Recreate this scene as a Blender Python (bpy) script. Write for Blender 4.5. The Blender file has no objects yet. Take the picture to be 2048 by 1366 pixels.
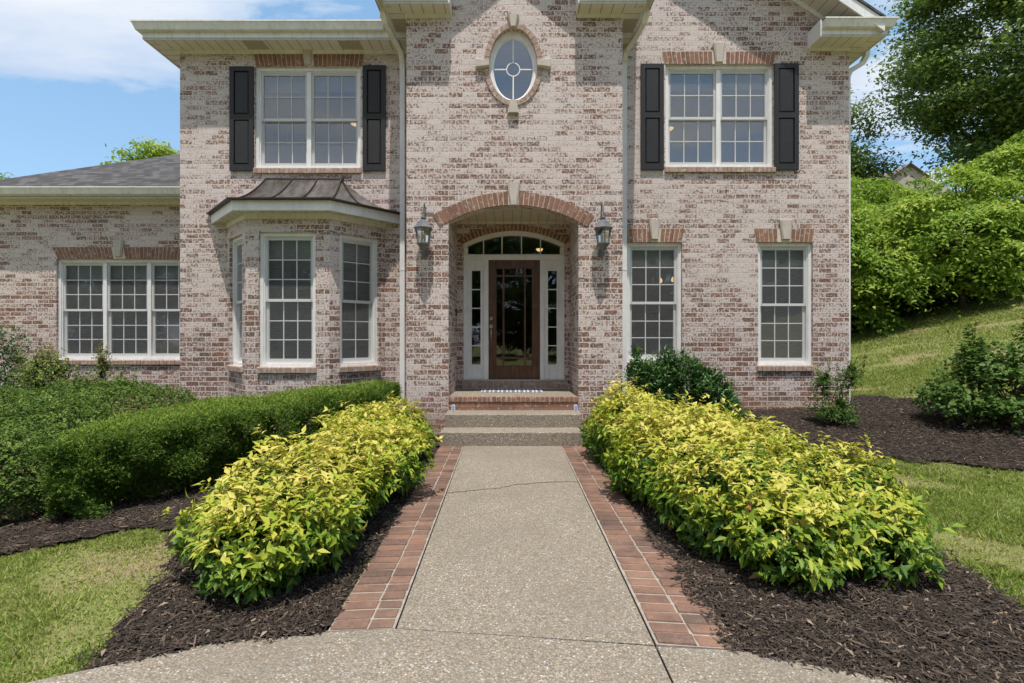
import bpy, math, random, zlib
import numpy as np
from mathutils import Vector
random.seed(7); rng = np.random.default_rng(11)
R = math.radians
S = bpy.context.scene
COL = S.collection
F = 1052.0; HC = 1.57; HY = 674.0
def PX(px, Y): return (px-1024.0)/F*Y
def PZ(py, Y): return HC-(py-HY)/F*Y

# ------------------------------------------------------------------ mesh builder
class MB:
    def __init__(s): s.v=[]; s.f=[]; s.uv=[]; s.m=[]; s.t=[]
    def poly(s, pts, m=0, uv=None, tone=0.5):
        pts=[Vector(p) for p in pts]
        i=len(s.v); s.v+=pts; s.f.append(list(range(i,i+len(pts)))); s.m.append(m); s.t.append(tone)
        if uv is None:
            n=Vector((0,0,0))
            for k in range(len(pts)):
                a=pts[k]; b=pts[(k+1)%len(pts)]
                n+=Vector(((a.y-b.y)*(a.z+b.z),(a.z-b.z)*(a.x+b.x),(a.x-b.x)*(a.y+b.y)))
            if n.length>0: n.normalize()
            if abs(n.z)>.7: uv=[(p.x,p.y) for p in pts]
            else:
                tx,ty=-n.y,n.x; l=math.hypot(tx,ty) or 1; tx/=l; ty/=l
                uv=[(p.x*tx+p.y*ty,p.z) for p in pts]
        s.uv+=uv
    def hexa(s,c,m=0,tone=.5):
        # c: 8 corners, bottom 4 (ccw) then top 4
        for q in ((3,2,1,0),(4,5,6,7),(0,1,5,4),(1,2,6,5),(2,3,7,6),(3,0,4,7)):
            s.poly([c[i] for i in q],m,tone=tone)
    def box(s,x0,x1,y0,y1,z0,z1,m=0,tone=.5):
        s.hexa([(x0,y0,z0),(x1,y0,z0),(x1,y1,z0),(x0,y1,z0),(x0,y0,z1),(x1,y0,z1),(x1,y1,z1),(x0,y1,z1)],m,tone)
    def mbox(s,M,u0,u1,v0,v1,d0,d1,m=0,tone=.5):
        s.hexa([M(u0,v0,d0),M(u1,v0,d0),M(u1,v0,d1),M(u0,v0,d1),M(u0,v1,d0),M(u1,v1,d0),M(u1,v1,d1),M(u0,v1,d1)],m,tone)
    def mprism(s,M,uv,d0,d1,m=0,tone=.5):
        # polygon in (u,v) ccw seen from outside, front at d0
        s.poly([M(u,v,d0) for u,v in uv],m,tone=tone)
        s.poly([M(u,v,d1) for u,v in reversed(uv)],m,tone=tone)
        n=len(uv)
        for i in range(n):
            a=uv[i]; b=uv[(i+1)%n]
            s.poly([M(a[0],a[1],d0),M(a[0],a[1],d1),M(b[0],b[1],d1),M(b[0],b[1],d0)],m,tone=tone)
    def tube(s,pts,r,n=8,m=0,cap=True):
        pts=[Vector(p) for p in pts]; rr=r if isinstance(r,(list,tuple)) else [r]*len(pts)
        rings=[]
        up=None
        for i,p in enumerate(pts):
            d=(pts[min(i+1,len(pts)-1)]-pts[max(i-1,0)]).normalized()
            if up is None: up=Vector((0,0,1)) if abs(d.z)<.9 else Vector((1,0,0))
            a=d.cross(up)
            if a.length<1e-4: a=d.cross(Vector((0,1,0)))
            a.normalize(); b=a.cross(d).normalized(); up=b
            rings.append([p+(a*math.cos(2*math.pi*k/n)+b*math.sin(2*math.pi*k/n))*rr[i] for k in range(n)])
        for i in range(len(rings)-1):
            for k in range(n):
                k2=(k+1)%n
                s.poly([rings[i][k],rings[i][k2],rings[i+1][k2],rings[i+1][k]],m)
        if cap:
            s.poly(list(reversed(rings[0])),m); s.poly(rings[-1],m)
    def rtube(s,pts,hx,hy,m=0):
        # rectangular tube, section always spanned by X and the in-plane normal
        pts=[Vector(p) for p in pts]; rings=[]
        for i,p in enumerate(pts):
            d=(pts[min(i+1,len(pts)-1)]-pts[max(i-1,0)]).normalized()
            a=Vector((1,0,0)); a=(a-d*a.dot(d)).normalized(); b=a.cross(d).normalized()
            rings.append([p+a*sx*hx+b*sy*hy for sx,sy in ((-1,-1),(1,-1),(1,1),(-1,1))])
        for i in range(len(rings)-1):
            for k in range(4):
                k2=(k+1)%4
                s.poly([rings[i][k],rings[i][k2],rings[i+1][k2],rings[i+1][k]],m)
        s.poly(list(reversed(rings[0])),m); s.poly(rings[-1],m)
    def lathe(s,c,prof,n=6,m=0,rot=0):
        c=Vector(c)
        rings=[[c+Vector((r*math.cos(rot+2*math.pi*k/n),r*math.sin(rot+2*math.pi*k/n),z)) for k in range(n)] for r,z in prof]
        for i in range(len(rings)-1):
            for k in range(n):
                k2=(k+1)%n
                s.poly([rings[i][k],rings[i][k2],rings[i+1][k2],rings[i+1][k]],m)
        s.poly(list(reversed(rings[0])),m); s.poly(rings[-1],m)
    def sweep(s,path,prof,side=1,m=0,caps=True):
        # path: xy points; prof: closed (offset,z) polygon; offset goes to the left (side=1) of the path
        P=[Vector((p[0],p[1])) for p in path]; ns=[]
        for i in range(len(P)-1):
            d=(P[i+1]-P[i]).normalized(); ns.append(Vector((-d.y,d.x))*side)
        mit=[]
        for i in range(len(P)):
            if i==0: mit.append(ns[0])
            elif i==len(P)-1: mit.append(ns[-1])
            else:
                a=(ns[i-1]+ns[i]); a/= (1+ns[i-1].dot(ns[i])); mit.append(a)
        L=[0]
        for i in range(len(P)-1): L.append(L[-1]+(P[i+1]-P[i]).length)
        rings=[[(P[i].x+mit[i].x*o,P[i].y+mit[i].y*o,z) for o,z in prof] for i in range(len(P))]
        n=len(prof)
        acc=[0]
        for k in range(n):
            a=prof[k]; b=prof[(k+1)%n]; acc.append(acc[-1]+math.hypot(a[0]-b[0],a[1]-b[1]))
        for i in range(len(P)-1):
            for k in range(n):
                k2=(k+1)%n
                q=[rings[i][k],rings[i+1][k],rings[i+1][k2],rings[i][k2]]
                d=(P[i+1]-P[i]).normalized()
                us=[Vector((x[0],x[1])).dot(d) for x in q]
                uv=[(us[0],acc[k]),(us[1],acc[k]),(us[2],acc[k+1]),(us[3],acc[k+1])]
                if side>0: q=q[::-1]; uv=uv[::-1]
                s.poly(q,m,uv)
        if caps:
            s.poly(rings[0] if side>0 else rings[0][::-1],m); s.poly(rings[-1][::-1] if side>0 else rings[-1],m)
    def build(s,name,mats,parent=None,smooth=False,org=(0,0,0),weld=False):
        me=bpy.data.meshes.new(name); o=Vector(org)
        me.from_pydata([tuple(v-o) for v in s.v],[],s.f)
        ul=me.uv_layers.new(name='UVMap')
        ul.data.foreach_set('uv',[c for uv in s.uv for c in uv])
        if not isinstance(mats,(list,tuple)): mats=[mats]
        for mm in mats: me.materials.append(mm)
        me.polygons.foreach_set('material_index',s.m)
        a=me.attributes.new('tone','FLOAT','FACE'); a.data.foreach_set('value',s.t)
        if smooth: me.polygons.foreach_set('use_smooth',[True]*len(s.f))
        me.update()
        if weld:
            import bmesh
            b=bmesh.new(); b.from_mesh(me); bmesh.ops.remove_doubles(b,verts=b.verts,dist=.0005); b.to_mesh(me); b.free()
        ob=bpy.data.objects.new(name,me); COL.objects.link(ob)
        if parent is not None: ob.parent=parent
        return ob

def tag(o,label=None,cat=None,group=None,kind=None):
    if label: o['label']=label
    if cat: o['category']=cat
    if group: o['group']=group
    if kind: o['kind']=kind
    return o
def thing(name,label,cat,loc=(0,0,0),group=None):
    o=bpy.data.objects.new(name,None); COL.objects.link(o); o.location=loc; o.empty_display_size=.2
    return tag(o,label,cat,group)
def copy_tree(o,parent=None):
    c=o.copy(); COL.objects.link(c)
    if parent is not None: c.parent=parent
    for ch in list(o.children): copy_tree(ch,c)
    return c

def fastmesh(name,V,faces_idx,nper,mat,parent=None,tone=None,smooth=False,org=(0,0,0)):
    V=np.asarray(V,dtype=np.float32)-np.asarray(org,dtype=np.float32)
    idx=np.asarray(faces_idx,dtype=np.int32).ravel(); nf=len(idx)//nper
    me=bpy.data.meshes.new(name)
    me.vertices.add(len(V)); me.vertices.foreach_set('co',V.ravel())
    me.loops.add(len(idx)); me.loops.foreach_set('vertex_index',idx)
    me.polygons.add(nf); me.polygons.foreach_set('loop_start',np.arange(nf,dtype=np.int32)*nper)
    if smooth: me.polygons.foreach_set('use_smooth',np.ones(nf,dtype=bool))
    me.update(calc_edges=True)
    if tone is not None:
        a=me.attributes.new('tone','FLOAT','POINT'); a.data.foreach_set('value',np.asarray(tone,dtype=np.float32))
    me.materials.append(mat)
    ob=bpy.data.objects.new(name,me); COL.objects.link(ob)
    if parent is not None: ob.parent=parent
    return ob
def nrm(a): return a/np.maximum(np.linalg.norm(a,axis=1,keepdims=True),1e-6)
def rvec(n): return nrm(rng.normal(0,1,(n,3)))
def leaves(name,P,D,N,L,W,tone,mat,parent=None,org=(0,0,0),fold=.35,droop=.18,simple=False):
    D=nrm(D); Sd=nrm(np.cross(D,N)); N=nrm(np.cross(Sd,D)); L=L[:,None]; W=W[:,None]
    n=len(P)
    if simple:
        V=np.stack([P,P+D*L*.45+Sd*W*.5,P+D*L-N*L*droop,P+D*L*.45-Sd*W*.5],1).reshape(-1,3)
        b=np.arange(n)[:,None]*4; f=(b+np.array([[0,1,2,3]]))
        return fastmesh(name,V,f,4,mat,parent,np.repeat(tone,4),org=org)
    V=np.stack([P,P+D*L*.42+Sd*W*.5+N*W*fold*.5,P+D*L-N*L*droop,P+D*L*.42-Sd*W*.5+N*W*fold*.5,P+D*L*.5-N*L*droop*.2],1).reshape(-1,3)
    b=np.arange(n)[:,None]*5
    f=np.concatenate([b+np.array([[0,1,2,4]]),b+np.array([[0,4,2,3]])],1)
    return fastmesh(name,V,f,4,mat,parent,np.repeat(tone,5),org=org)
def inpoly(x,y,poly):
    x=np.asarray(x); y=np.asarray(y); c=np.zeros(x.shape,bool); j=len(poly)-1
    for i in range(len(poly)):
        xi,yi=poly[i]; xj,yj=poly[j]
        if yi!=yj:
            c^=((yi>y)!=(yj>y))&(x<(xj-xi)*(y-yi)/(yj-yi)+xi)
        j=i
    return c

# ------------------------------------------------------------------ materials
class NT:
    def __init__(s,name):
        s.mat=bpy.data.materials.new(name); s.mat.use_nodes=True; s.t=s.mat.node_tree; s.t.nodes.clear()
        s.out=s.t.nodes.new('ShaderNodeOutputMaterial')
    def n(s,typ,ins=None,**pr):
        nd=s.t.nodes.new('ShaderNode'+typ)
        for k,v in pr.items(): setattr(nd,k,v)
        for k,v in (ins or {}).items():
            sk=nd.inputs[k]
            if isinstance(v,bpy.types.NodeSocket): s.t.links.new(v,sk)
            else: sk.default_value=v
        return nd
    def math(s,op,a,b=None,clamp=False):
        i={0:a}
        if b is not None: i[1]=b
        return s.n('Math',i,operation=op,use_clamp=clamp).outputs[0]
    def mix(s,f,a,b,bt='MIX'):
        def c(v): return v if isinstance(v,bpy.types.NodeSocket) else ((*v,1) if len(v)==3 else v)
        nd=s.t.nodes.new('ShaderNodeMix'); nd.data_type='RGBA'; nd.blend_type=bt
        for sk,v in ((nd.inputs[0],f),(nd.inputs[6],c(a)),(nd.inputs[7],c(b))):
            if isinstance(v,bpy.types.NodeSocket): s.t.links.new(v,sk)
            else: sk.default_value=v
        return nd.outputs[2]
    def ramp(s,f,stops,interp='LINEAR'):
        nd=s.n('ValToRGB',{0:f}); cr=nd.color_ramp; cr.interpolation=interp
        while len(cr.elements)<len(stops): cr.elements.new(.5)
        for e,(p,c) in zip(cr.elements,stops):
            e.position=p; e.color=(c,c,c,1) if isinstance(c,(int,float)) else (*c,1)
        return nd.outputs[0]
    def noise(s,vec,scale,detail=4,rough=.55,dist=0):
        return s.n('TexNoise',{'Vector':vec,'Scale':scale,'Detail':detail,'Roughness':rough,'Distortion':dist})
    def mapping(s,vec,scale=(1,1,1),loc=(0,0,0),rot=(0,0,0)):
        return s.n('Mapping',{'Vector':vec,'Scale':scale,'Location':loc,'Rotation':rot}).outputs[0]
    def bsdf(s,col,rough=.6,bump=None,bstr=.3,bdist=.01,spec=.5,metal=0,**ex):
        i={'Base Color':col if isinstance(col,bpy.types.NodeSocket) else (*col,1),'Roughness':rough,'Specular IOR Level':spec,'Metallic':metal}
        i.update(ex)
        b=s.n('BsdfPrincipled',i)
        if bump is not None:
            bp=s.n('Bump',{'Height':bump,'Strength':bstr,'Distance':bdist}); s.t.links.new(bp.outputs[0],b.inputs['Normal'])
        return b.outputs[0]
    def end(s,sh): s.t.links.new(sh,s.out.inputs[0]); return s.mat
def plain(name,col,rough=.5,metal=0,spec=.5,var=.12,scale=6,bump=.0,streak=0):
    t=NT(name); tc=t.n('TexCoord').outputs['Object']
    nz=t.noise(tc,scale,6,.65).outputs[0]
    f=t.ramp(nz,[(.3,0.0),(.7,1.0)])
    c=t.mix(f,tuple(x*(1-var) for x in col),tuple(min(1,x*(1+var*.7)) for x in col))
    if streak:
        sn=t.noise(t.mapping(tc,(16,16,1.2)),1.0,5,.7).outputs[0]; c=t.mix(t.math('MULTIPLY',t.ramp(sn,[(.48,0),(.72,1)]),streak),c,(.30,.27,.21))
    fine=t.noise(tc,scale*22,3).outputs[0]
    return t.end(t.bsdf(c,rough,fine if bump>0 else None,bump,.004,spec,metal))

BW,BH=.226,.0872
def brick_mat(name,red=0.0):
    t=NT(name); uv=t.n('TexCoord').outputs['UV']
    nz=t.noise(uv,7,3).outputs['Color']
    dv=t.n('VectorMath',{0:nz,1:(.5,.5,.5)},operation='SUBTRACT').outputs[0]
    dv=t.n('VectorMath',{0:dv,1:(.022,.02,0)},operation='MULTIPLY').outputs[0]
    nz2=t.noise(uv,26,2).outputs['Color']
    d2=t.n('VectorMath',{0:nz2,1:(.5,.5,.5)},operation='SUBTRACT').outputs[0]
    d2=t.n('VectorMath',{0:d2,1:(.012,.013,0)},operation='MULTIPLY').outputs[0]
    dv=t.n('VectorMath',{0:dv,1:d2},operation='ADD').outputs[0]
    v=t.n('VectorMath',{0:uv,1:dv},operation='ADD').outputs[0]
    bk=t.n('TexBrick',{'Vector':v,'Color1':(0,0,0,1),'Color2':(1,1,1,1),'Mortar':(.5,.5,.5,1),'Scale':1.0,'Mortar Size':.0078,'Mortar Smooth':.2,'Bias':0,'Brick Width':BW,'Row Height':BH},offset=.5)
    rnd=bk.outputs['Color']; fac=bk.outputs['Fac']
    base=t.ramp(rnd,[(.0,(.145,.062,.046)),(.25,(.185,.085,.064)),(.5,(.115,.066,.055)),(.72,(.22,.092,.060)),(.88,(.15,.076,.060)),(1,(.088,.066,.066))])
    grain=t.noise(uv,60,5,.7).outputs[0]
    base=t.mix(t.ramp(grain,[(.3,0),(.75,.5)]),base,(.30,.18,.14))
    # whitewash: streaky speckle, per brick amount, patches over the wall
    big=t.noise(uv,.55,3).outputs[0]
    st=t.noise(t.mapping(uv,(30,22,1)),1.0,6,.74).outputs[0]
    sp=t.noise(t.mapping(uv,(105,80,1)),1.0,3,.6).outputs[0]
    m=t.math('ADD',t.math('MULTIPLY',st,1.35),t.math('MULTIPLY',sp,.55))
    r2=t.math('FRACT',t.math('MULTIPLY',rnd,7.31))
    m=t.math('ADD',m,t.math('MULTIPLY',t.math('SUBTRACT',r2,.5),.20))
    m=t.math('ADD',m,t.math('MULTIPLY',t.math('SUBTRACT',big,.5),.36))
    hz=t.n('SeparateXYZ',{0:uv}).outputs[1]
    m=t.math('ADD',m,t.n('MapRange',{'Value':hz,'From Min':.2,'From Max':4.4,'To Min':-.07-red,'To Max':.03-red}).outputs[0])
    wm=t.ramp(m,[(.865,0),(.985,1)])
    wcol=t.mix(t.noise(uv,14,3).outputs[0],(.66,.56,.525),(.67,.60,.60))
    c=t.mix(t.math('MULTIPLY',wm,.93),base,wcol)
    mort=t.mix(t.noise(uv,40,4).outputs[0],(.62,.51,.43),(.79,.69,.60))
    c=t.mix(fac,c,mort)
    # ground-splash tint on the lowest courses
    low=t.n('MapRange',{'Value':hz,'From Min':.2,'From Max':.62,'To Min':.42,'To Max':0.0}).outputs[0]
    c=t.mix(low,c,(.36,.20,.10))
    h=t.math('ADD',t.math('MULTIPLY',t.math('SUBTRACT',1.0,fac),1.0),t.math('MULTIPLY',grain,.45))
    return t.end(t.bsdf(c,.88,h,1.0,.02,.25))
def redbrick(name,cols,wash=.35):
    t=NT(name); tc=t.n('TexCoord').outputs['Object']
    tn=t.n('Attribute',attribute_name='tone').outputs['Fac']
    base=t.ramp(tn,[(i/(len(cols)-1),c) for i,c in enumerate(cols)])
    g=t.noise(tc,70,5,.7).outputs[0]; g2=t.noise(tc,16,4).outputs[0]
    c=t.mix(t.ramp(g,[(.35,0),(.7,.5)]),base,(.34,.19,.14))
    c=t.mix(t.math('MULTIPLY',t.ramp(g2,[(.56,0),(.66,1)]),wash),c,(.62,.54,.48))
    if wash<.1:
        g3=t.noise(tc,3.2,6,.65).outputs[0]; c=t.mix(t.ramp(g3,[(.42,0),(.66,.62)]),c,(.075,.055,.045))
    return t.end(t.bsdf(c,.85,g,.5,.006,.25))
REDS=[(.20,.092,.062),(.26,.125,.08),(.15,.08,.058),(.29,.145,.09),(.18,.10,.075)]
M_brick=brick_mat('whitewashed_brick')
M_red=redbrick('arch_brick',REDS,.45)
M_sill=redbrick('sill_brick',[(.36,.26,.21),(.42,.31,.26),(.31,.21,.17),(.45,.36,.31)],.75)
M_paver=redbrick('paver_brick',[(.19,.105,.072),(.25,.145,.10),(.115,.076,.060),(.215,.122,.085),(.075,.058,.050)],.06)
M_mortar=plain('mortar',(.62,.54,.45),.9,var=.25,scale=20,bump=.4)
M_lime=plain('limestone',(.50,.435,.38),.8,var=.14,scale=9,bump=.25)
M_white=plain('white_trim',(.76,.745,.735),.5,var=.1,scale=4,streak=.2)
M_sash=plain('sash_vinyl',(.60,.60,.59),.45,var=.05,scale=3)
M_fascia=plain('cream_metal',(.74,.725,.69),.45,var=.1,scale=5,streak=.38)
M_black=plain('shutter_black',(.027,.026,.027),.5,spec=.3,var=.2,scale=15,bump=.12)
M_pewter=plain('pewter',(.15,.155,.165),.45,metal=.25,var=.25,scale=30)
M_nickel=plain('nickel',(.55,.53,.5),.25,metal=1,var=.1,scale=20)
M_dark=plain('dark_plastic',(.02,.02,.022),.4)
M_room=plain('room_paint',(.20,.19,.175),.9)
M_shade=None
def stripes(name,col,line,pitch,lw,rough=.5,dirt=.25):
    t=NT(name); uv=t.n('TexCoord').outputs['UV']; x=t.n('SeparateXYZ',{0:uv}).outputs[0]
    fr=t.math('FRACT',t.math('DIVIDE',x,pitch)); ln=t.math('LESS_THAN',fr,lw/pitch)
    nz=t.noise(uv,3,6,.65).outputs[0]
    c=t.mix(t.math('MULTIPLY',t.ramp(nz,[(.4,0),(.75,1)]),dirt),col,tuple(a*.62 for a in col))
    c=t.mix(ln,c,line)
    return t.end(t.bsdf(c,rough,t.math('SUBTRACT',1.0,ln),.6,.01))
M_soffit=stripes('soffit_boards',(.69,.64,.57),(.24,.21,.15),.175,.012)
M_bead=stripes('porch_ceiling_boards',(.62,.56,.44),(.28,.24,.17),.16,.01)
def vent_mat():
    t=NT('soffit_vent'); uv=t.n('TexCoord').outputs['UV']
    v=t.n('TexVoronoi',{'Vector':t.mapping(uv,(60,60,60)),'Scale':1.0,'Randomness':0.0})
    h=t.ramp(v.outputs['Distance'],[(.28,(.10,.08,.055)),(.4,(.55,.50,.39))])
    return t.end(t.bsdf(h,.6))
M_vent=vent_mat()
def glass_mat(name,tint=(.78,.82,.84),refl=1.0,rough=.015):
    t=NT(name); tc=t.n('TexCoord').outputs['Object']
    wob=t.noise(tc,1.6,2).outputs[0]
    bp=t.n('Bump',{'Height':wob,'Strength':.06,'Distance':.05}).outputs[0]
    fr=t.n('Fresnel',{'IOR':1.52}).outputs[0]
    f=t.math('ADD',t.math('MULTIPLY',fr,refl*1.7),.02,True)
    tr=t.n('BsdfTransparent',{'Color':(*tint,1)}).outputs[0]
    gl=t.n('BsdfGlossy',{'Color':(.95,.97,1,1),'Roughness':rough,'Normal':bp}).outputs[0]
    return t.end(t.n('MixShader',{0:f,1:tr,2:gl}).outputs[0])
M_glass=glass_mat('window_glass',(.62,.66,.70),1.25)
M_glass2=glass_mat('upper_window_glass',(.55,.6,.66),2.5,.03)
def screen_mat():
    t=NT('insect_screen'); uv=t.n('TexCoord').outputs['UV']
    a=t.noise(t.mapping(uv,(5,70,1),rot=(0,0,.06)),1.0,3,.6,.8).outputs[0]
    f=t.n('MapRange',{'Value':a,'From Min':.3,'From Max':.7,'To Min':.13,'To Max':.24}).outputs[0]
    d=t.n('BsdfDiffuse',{'Color':(.36,.36,.37,1)}).outputs[0]; tr=t.n('BsdfTransparent',{'Color':(1,1,1,1)}).outputs[0]
    return t.end(t.n('MixShader',{0:f,1:tr,2:d}).outputs[0])
M_screen=screen_mat()
M_gdoor=glass_mat('door_glass',(.6,.66,.6),1.3)
M_glamp=glass_mat('lantern_glass',(.9,.92,.92),.9)
def shade_mat(name,a,b,pitch):
    t=NT(name); uv=t.n('TexCoord').outputs['UV']
    nz=t.noise(t.mapping(uv,(7,1/pitch,1)),1.0,5,.7).outputs[0]
    sep=t.n('SeparateXYZ',{0:uv}).outputs[1]
    fr=t.math('FRACT',t.math('DIVIDE',sep,pitch*3)); ln=t.math('LESS_THAN',fr,.3)
    f=t.math('ADD',t.ramp(nz,[(.35,0),(.7,.7)]),t.math('MULTIPLY',ln,.25),True)
    return t.end(t.bsdf(t.mix(f,a,b),.9,nz,.3,.004))
M_shade=shade_mat('woven_shade',(.10,.096,.09),(.27,.26,.245),.014)
M_val=shade_mat('pale_shade',(.60,.61,.52),(.78,.78,.68),.02)
M_shade2=shade_mat('upper_shade',(.20,.21,.225),(.30,.31,.325),.03)
def wood_mat():
    t=NT('door_wood'); tc=t.n('TexCoord').outputs['Object']
    nz=t.noise(t.mapping(tc,(26,26,2.2)),1.0,6,.6,.6).outputs[0]
    c=t.ramp(nz,[(.3,(.045,.018,.010)),(.55,(.10,.040,.021)),(.75,(.16,.068,.035))])
    c=t.mix(t.math('MULTIPLY',t.ramp(t.noise(tc,5,4).outputs[0],[(.5,0),(.7,1)]),.35),c,(.20,.105,.06))
    return t.end(t.bsdf(c,.38,nz,.2,.003))
M_wood=wood_mat()
def metal_roof():
    t=NT('weathered_copper'); tc=t.n('TexCoord').outputs['Object']
    a=t.noise(t.mapping(tc,(9,3,3)),1.0,6,.7).outputs[0]
    c=t.ramp(a,[(.3,(.10,.07,.055)),(.45,(.16,.135,.12)),(.58,(.22,.215,.215)),(.8,(.32,.33,.345))])
    return t.end(t.bsdf(c,.34,a,.08,.01,.5,.65))
M_copper=metal_roof()
M_seam=plain('dark_copper',(.05,.035,.028),.45,metal=.5,var=.35,scale=14)
def shingle():
    t=NT('asphalt_shingles'); uv=t.n('TexCoord').outputs['UV']
    bk=t.n('TexBrick',{'Vector':uv,'Color1':(0,0,0,1),'Color2':(1,1,1,1),'Mortar':(0,0,0,1),'Scale':1.0,'Mortar Size':.004,'Mortar Smooth':.3,'Brick Width':.17,'Row Height':.145},offset=.37)
    c=t.ramp(bk.outputs['Color'],[(0,(.040,.038,.040)),(.5,(.075,.071,.073)),(1,(.125,.117,.118))])
    c=t.mix(bk.outputs['Fac'],c,(.02,.02,.021))
    y=t.n('SeparateXYZ',{0:uv}).outputs[1]; fr=t.math('FRACT',t.math('DIVIDE',y,.145))
    c=t.mix(t.math('MULTIPLY',t.math('LESS_THAN',fr,.16),.6),c,(.02,.02,.02))
    g=t.noise(uv,160,2).outputs[0]
    c=t.mix(t.ramp(g,[(.4,0),(.8,.4)]),c,(.2,.19,.19))
    return t.end(t.bsdf(c,.95,t.math('ADD',t.math('SUBTRACT',1.0,fr),g),.6,.01,.2))
M_shingle=shingle()
def aggregate(name,warm=0.0,scale=95,dark=1.0):
    t=NT(name); tc=t.n('TexCoord').outputs['Object']
    v=t.n('TexVoronoi',{'Vector':tc,'Scale':scale},feature='F1')
    rc=t.n('SeparateColor',{0:v.outputs['Color']}).outputs[0]
    k=dark
    c=t.ramp(rc,[(0,(.17*k,.145*k,.115*k)),(.3,(.32*k,.275*k,.225*k)),(.52,(.44*k,.385*k,.31*k)),(.68,(.36*k,.36*k,.36*k)),(.84,(.38*k,.28*k,.17*k)),(.94,(.50*k,.47*k,.43*k)),(1,(.74*k,.71*k,.66*k))])
    e=t.ramp(v.outputs['Distance'],[(.28,0),(.62,1)])
    c=t.mix(1.0,c,(1.0,.955,.885),'MULTIPLY')
    c=t.mix(t.math('MULTIPLY',e,.68),c,(.17*k,.143*k,.113*k))
    st=t.noise(tc,.9,5,.6).outputs[0]
    c=t.mix(t.ramp(st,[(.42,0),(.70,.55)]),c,(.20*k,.165*k,.125*k))
    st2=t.noise(tc,5,5,.6).outputs[0]
    c=t.mix(t.ramp(st2,[(.5,0),(.8,.35)]),c,(.22*k,.20*k,.17*k))
    return t.end(t.bsdf(c,.8,t.math('SUBTRACT',1.0,v.outputs['Distance']),.8,.006,.35))
M_agg=aggregate('exposed_aggregate',scale=95,dark=.93)
M_step=aggregate('step_aggregate',scale=70,dark=.95)
M_joint=plain('paver_joint',(.33,.285,.24),.9,var=.35,scale=14,bump=.4)
M_edgecon=plain('concrete_edge',(.42,.39,.35),.9,var=.25,scale=25,bump=.3)
def ground_mat():
    t=NT('lawn_soil'); tc=t.n('TexCoord').outputs['Object']
    a=t.noise(tc,.9,5,.6).outputs[0]; b=t.noise(tc,45,4,.7).outputs[0]; d=t.noise(tc,2.3,4,.6).outputs[0]
    g=t.mix(b,(.14,.17,.045),(.26,.28,.09))
    dry=t.mix(b,(.24,.18,.11),(.40,.30,.19))
    c=t.mix(t.ramp(a,[(.40,0),(.62,.75)]),g,dry)
    c=t.mix(t.ramp(d,[(.5,0),(.75,.4)]),c,(.10,.15,.03))
    ds=t.n('VectorMath',{0:tc,1:(-2.8,3.95,-.08)},operation='DISTANCE').outputs['Value']
    c=t.mix(t.n('MapRange',{'Value':t.math('ADD',ds,t.math('MULTIPLY',d,.35)),'From Min':.45,'From Max':.75,'To Min':.8,'To Max':0.0}).outputs[0],c,dry)
    return t.end(t.bsdf(c,.95,b,.8,.03,.1))
M_ground=ground_mat()
def mulch_mat():
    t=NT('mulch_soil'); tc=t.n('TexCoord').outputs['Object']
    v=t.n('TexVoronoi',{'Vector':t.mapping(tc,(38,75,50)),'Scale':1.0})
    rc=t.n('SeparateColor',{0:v.outputs['Color']}).outputs[0]
    c=t.ramp(rc,[(0,(.014,.010,.008)),(.6,(.036,.025,.019)),(.9,(.07,.05,.036)),(1,(.12,.09,.065))])
    return t.end(t.bsdf(c,.9,v.outputs['Distance'],.9,.02,.2))
M_mulch=mulch_mat()
def tone_mat(name,stops,rough=.6,spec=.3,trans=0,nscale=0,tcol=None):
    t=NT(name); tn=t.n('Attribute',attribute_name='tone').outputs['Fac']
    c=t.ramp(tn,stops)
    b=t.bsdf(c,rough,spec=spec)
    if trans>0:
        tr=t.n('BsdfTranslucent',{'Color':t.mix(.5,c,tcol) if tcol else c}).outputs[0]
        b=t.n('MixShader',{0:trans,1:b,2:tr}).outputs[0]
    return t.end(b)
M_chip=tone_mat('mulch_chips',[(0,(.015,.011,.0085)),(.4,(.039,.028,.021)),(.7,(.085,.062,.046)),(.88,(.17,.125,.09)),(1,(.34,.25,.175))],.85)
M_grass=tone_mat('grass_blades',[(0,(.13,.20,.030)),(.35,(.24,.33,.055)),(.6,(.37,.43,.10)),(.8,(.48,.42,.19)),(1,(.58,.46,.28))],.6,.25,.35)
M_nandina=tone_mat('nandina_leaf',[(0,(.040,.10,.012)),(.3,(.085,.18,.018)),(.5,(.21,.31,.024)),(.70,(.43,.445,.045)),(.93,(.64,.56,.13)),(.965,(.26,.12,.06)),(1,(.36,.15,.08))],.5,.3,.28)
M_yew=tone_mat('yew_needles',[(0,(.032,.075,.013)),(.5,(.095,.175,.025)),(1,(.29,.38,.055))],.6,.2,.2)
M_holly=tone_mat('boxwood_leaf',[(0,(.032,.070,.013)),(.5,(.10,.17,.027)),(1,(.27,.36,.06))],.6,.2,.22)
M_laurel=tone_mat('laurel_leaf',[(0,(.02,.06,.014)),(.6,(.055,.13,.026)),(1,(.12,.22,.045))],.35,.35,.15)
M_crape=tone_mat('crape_leaf',[(0,(.07,.12,.022)),(.5,(.17,.23,.045)),(.8,(.30,.27,.08)),(1,(.36,.15,.065))],.45,.3,.3)
M_redbud=tone_mat('redbud_leaf',[(0,(.045,.10,.02)),(.55,(.115,.20,.035)),(.85,(.23,.30,.06)),(1,(.33,.18,.08))],.5,.22,.3)
M_oak=tone_mat('oak_leaf',[(0,(.06,.115,.025)),(.5,(.15,.235,.045)),(.8,(.25,.34,.065)),(1,(.36,.43,.10))],.45,.35,.4)
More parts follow.
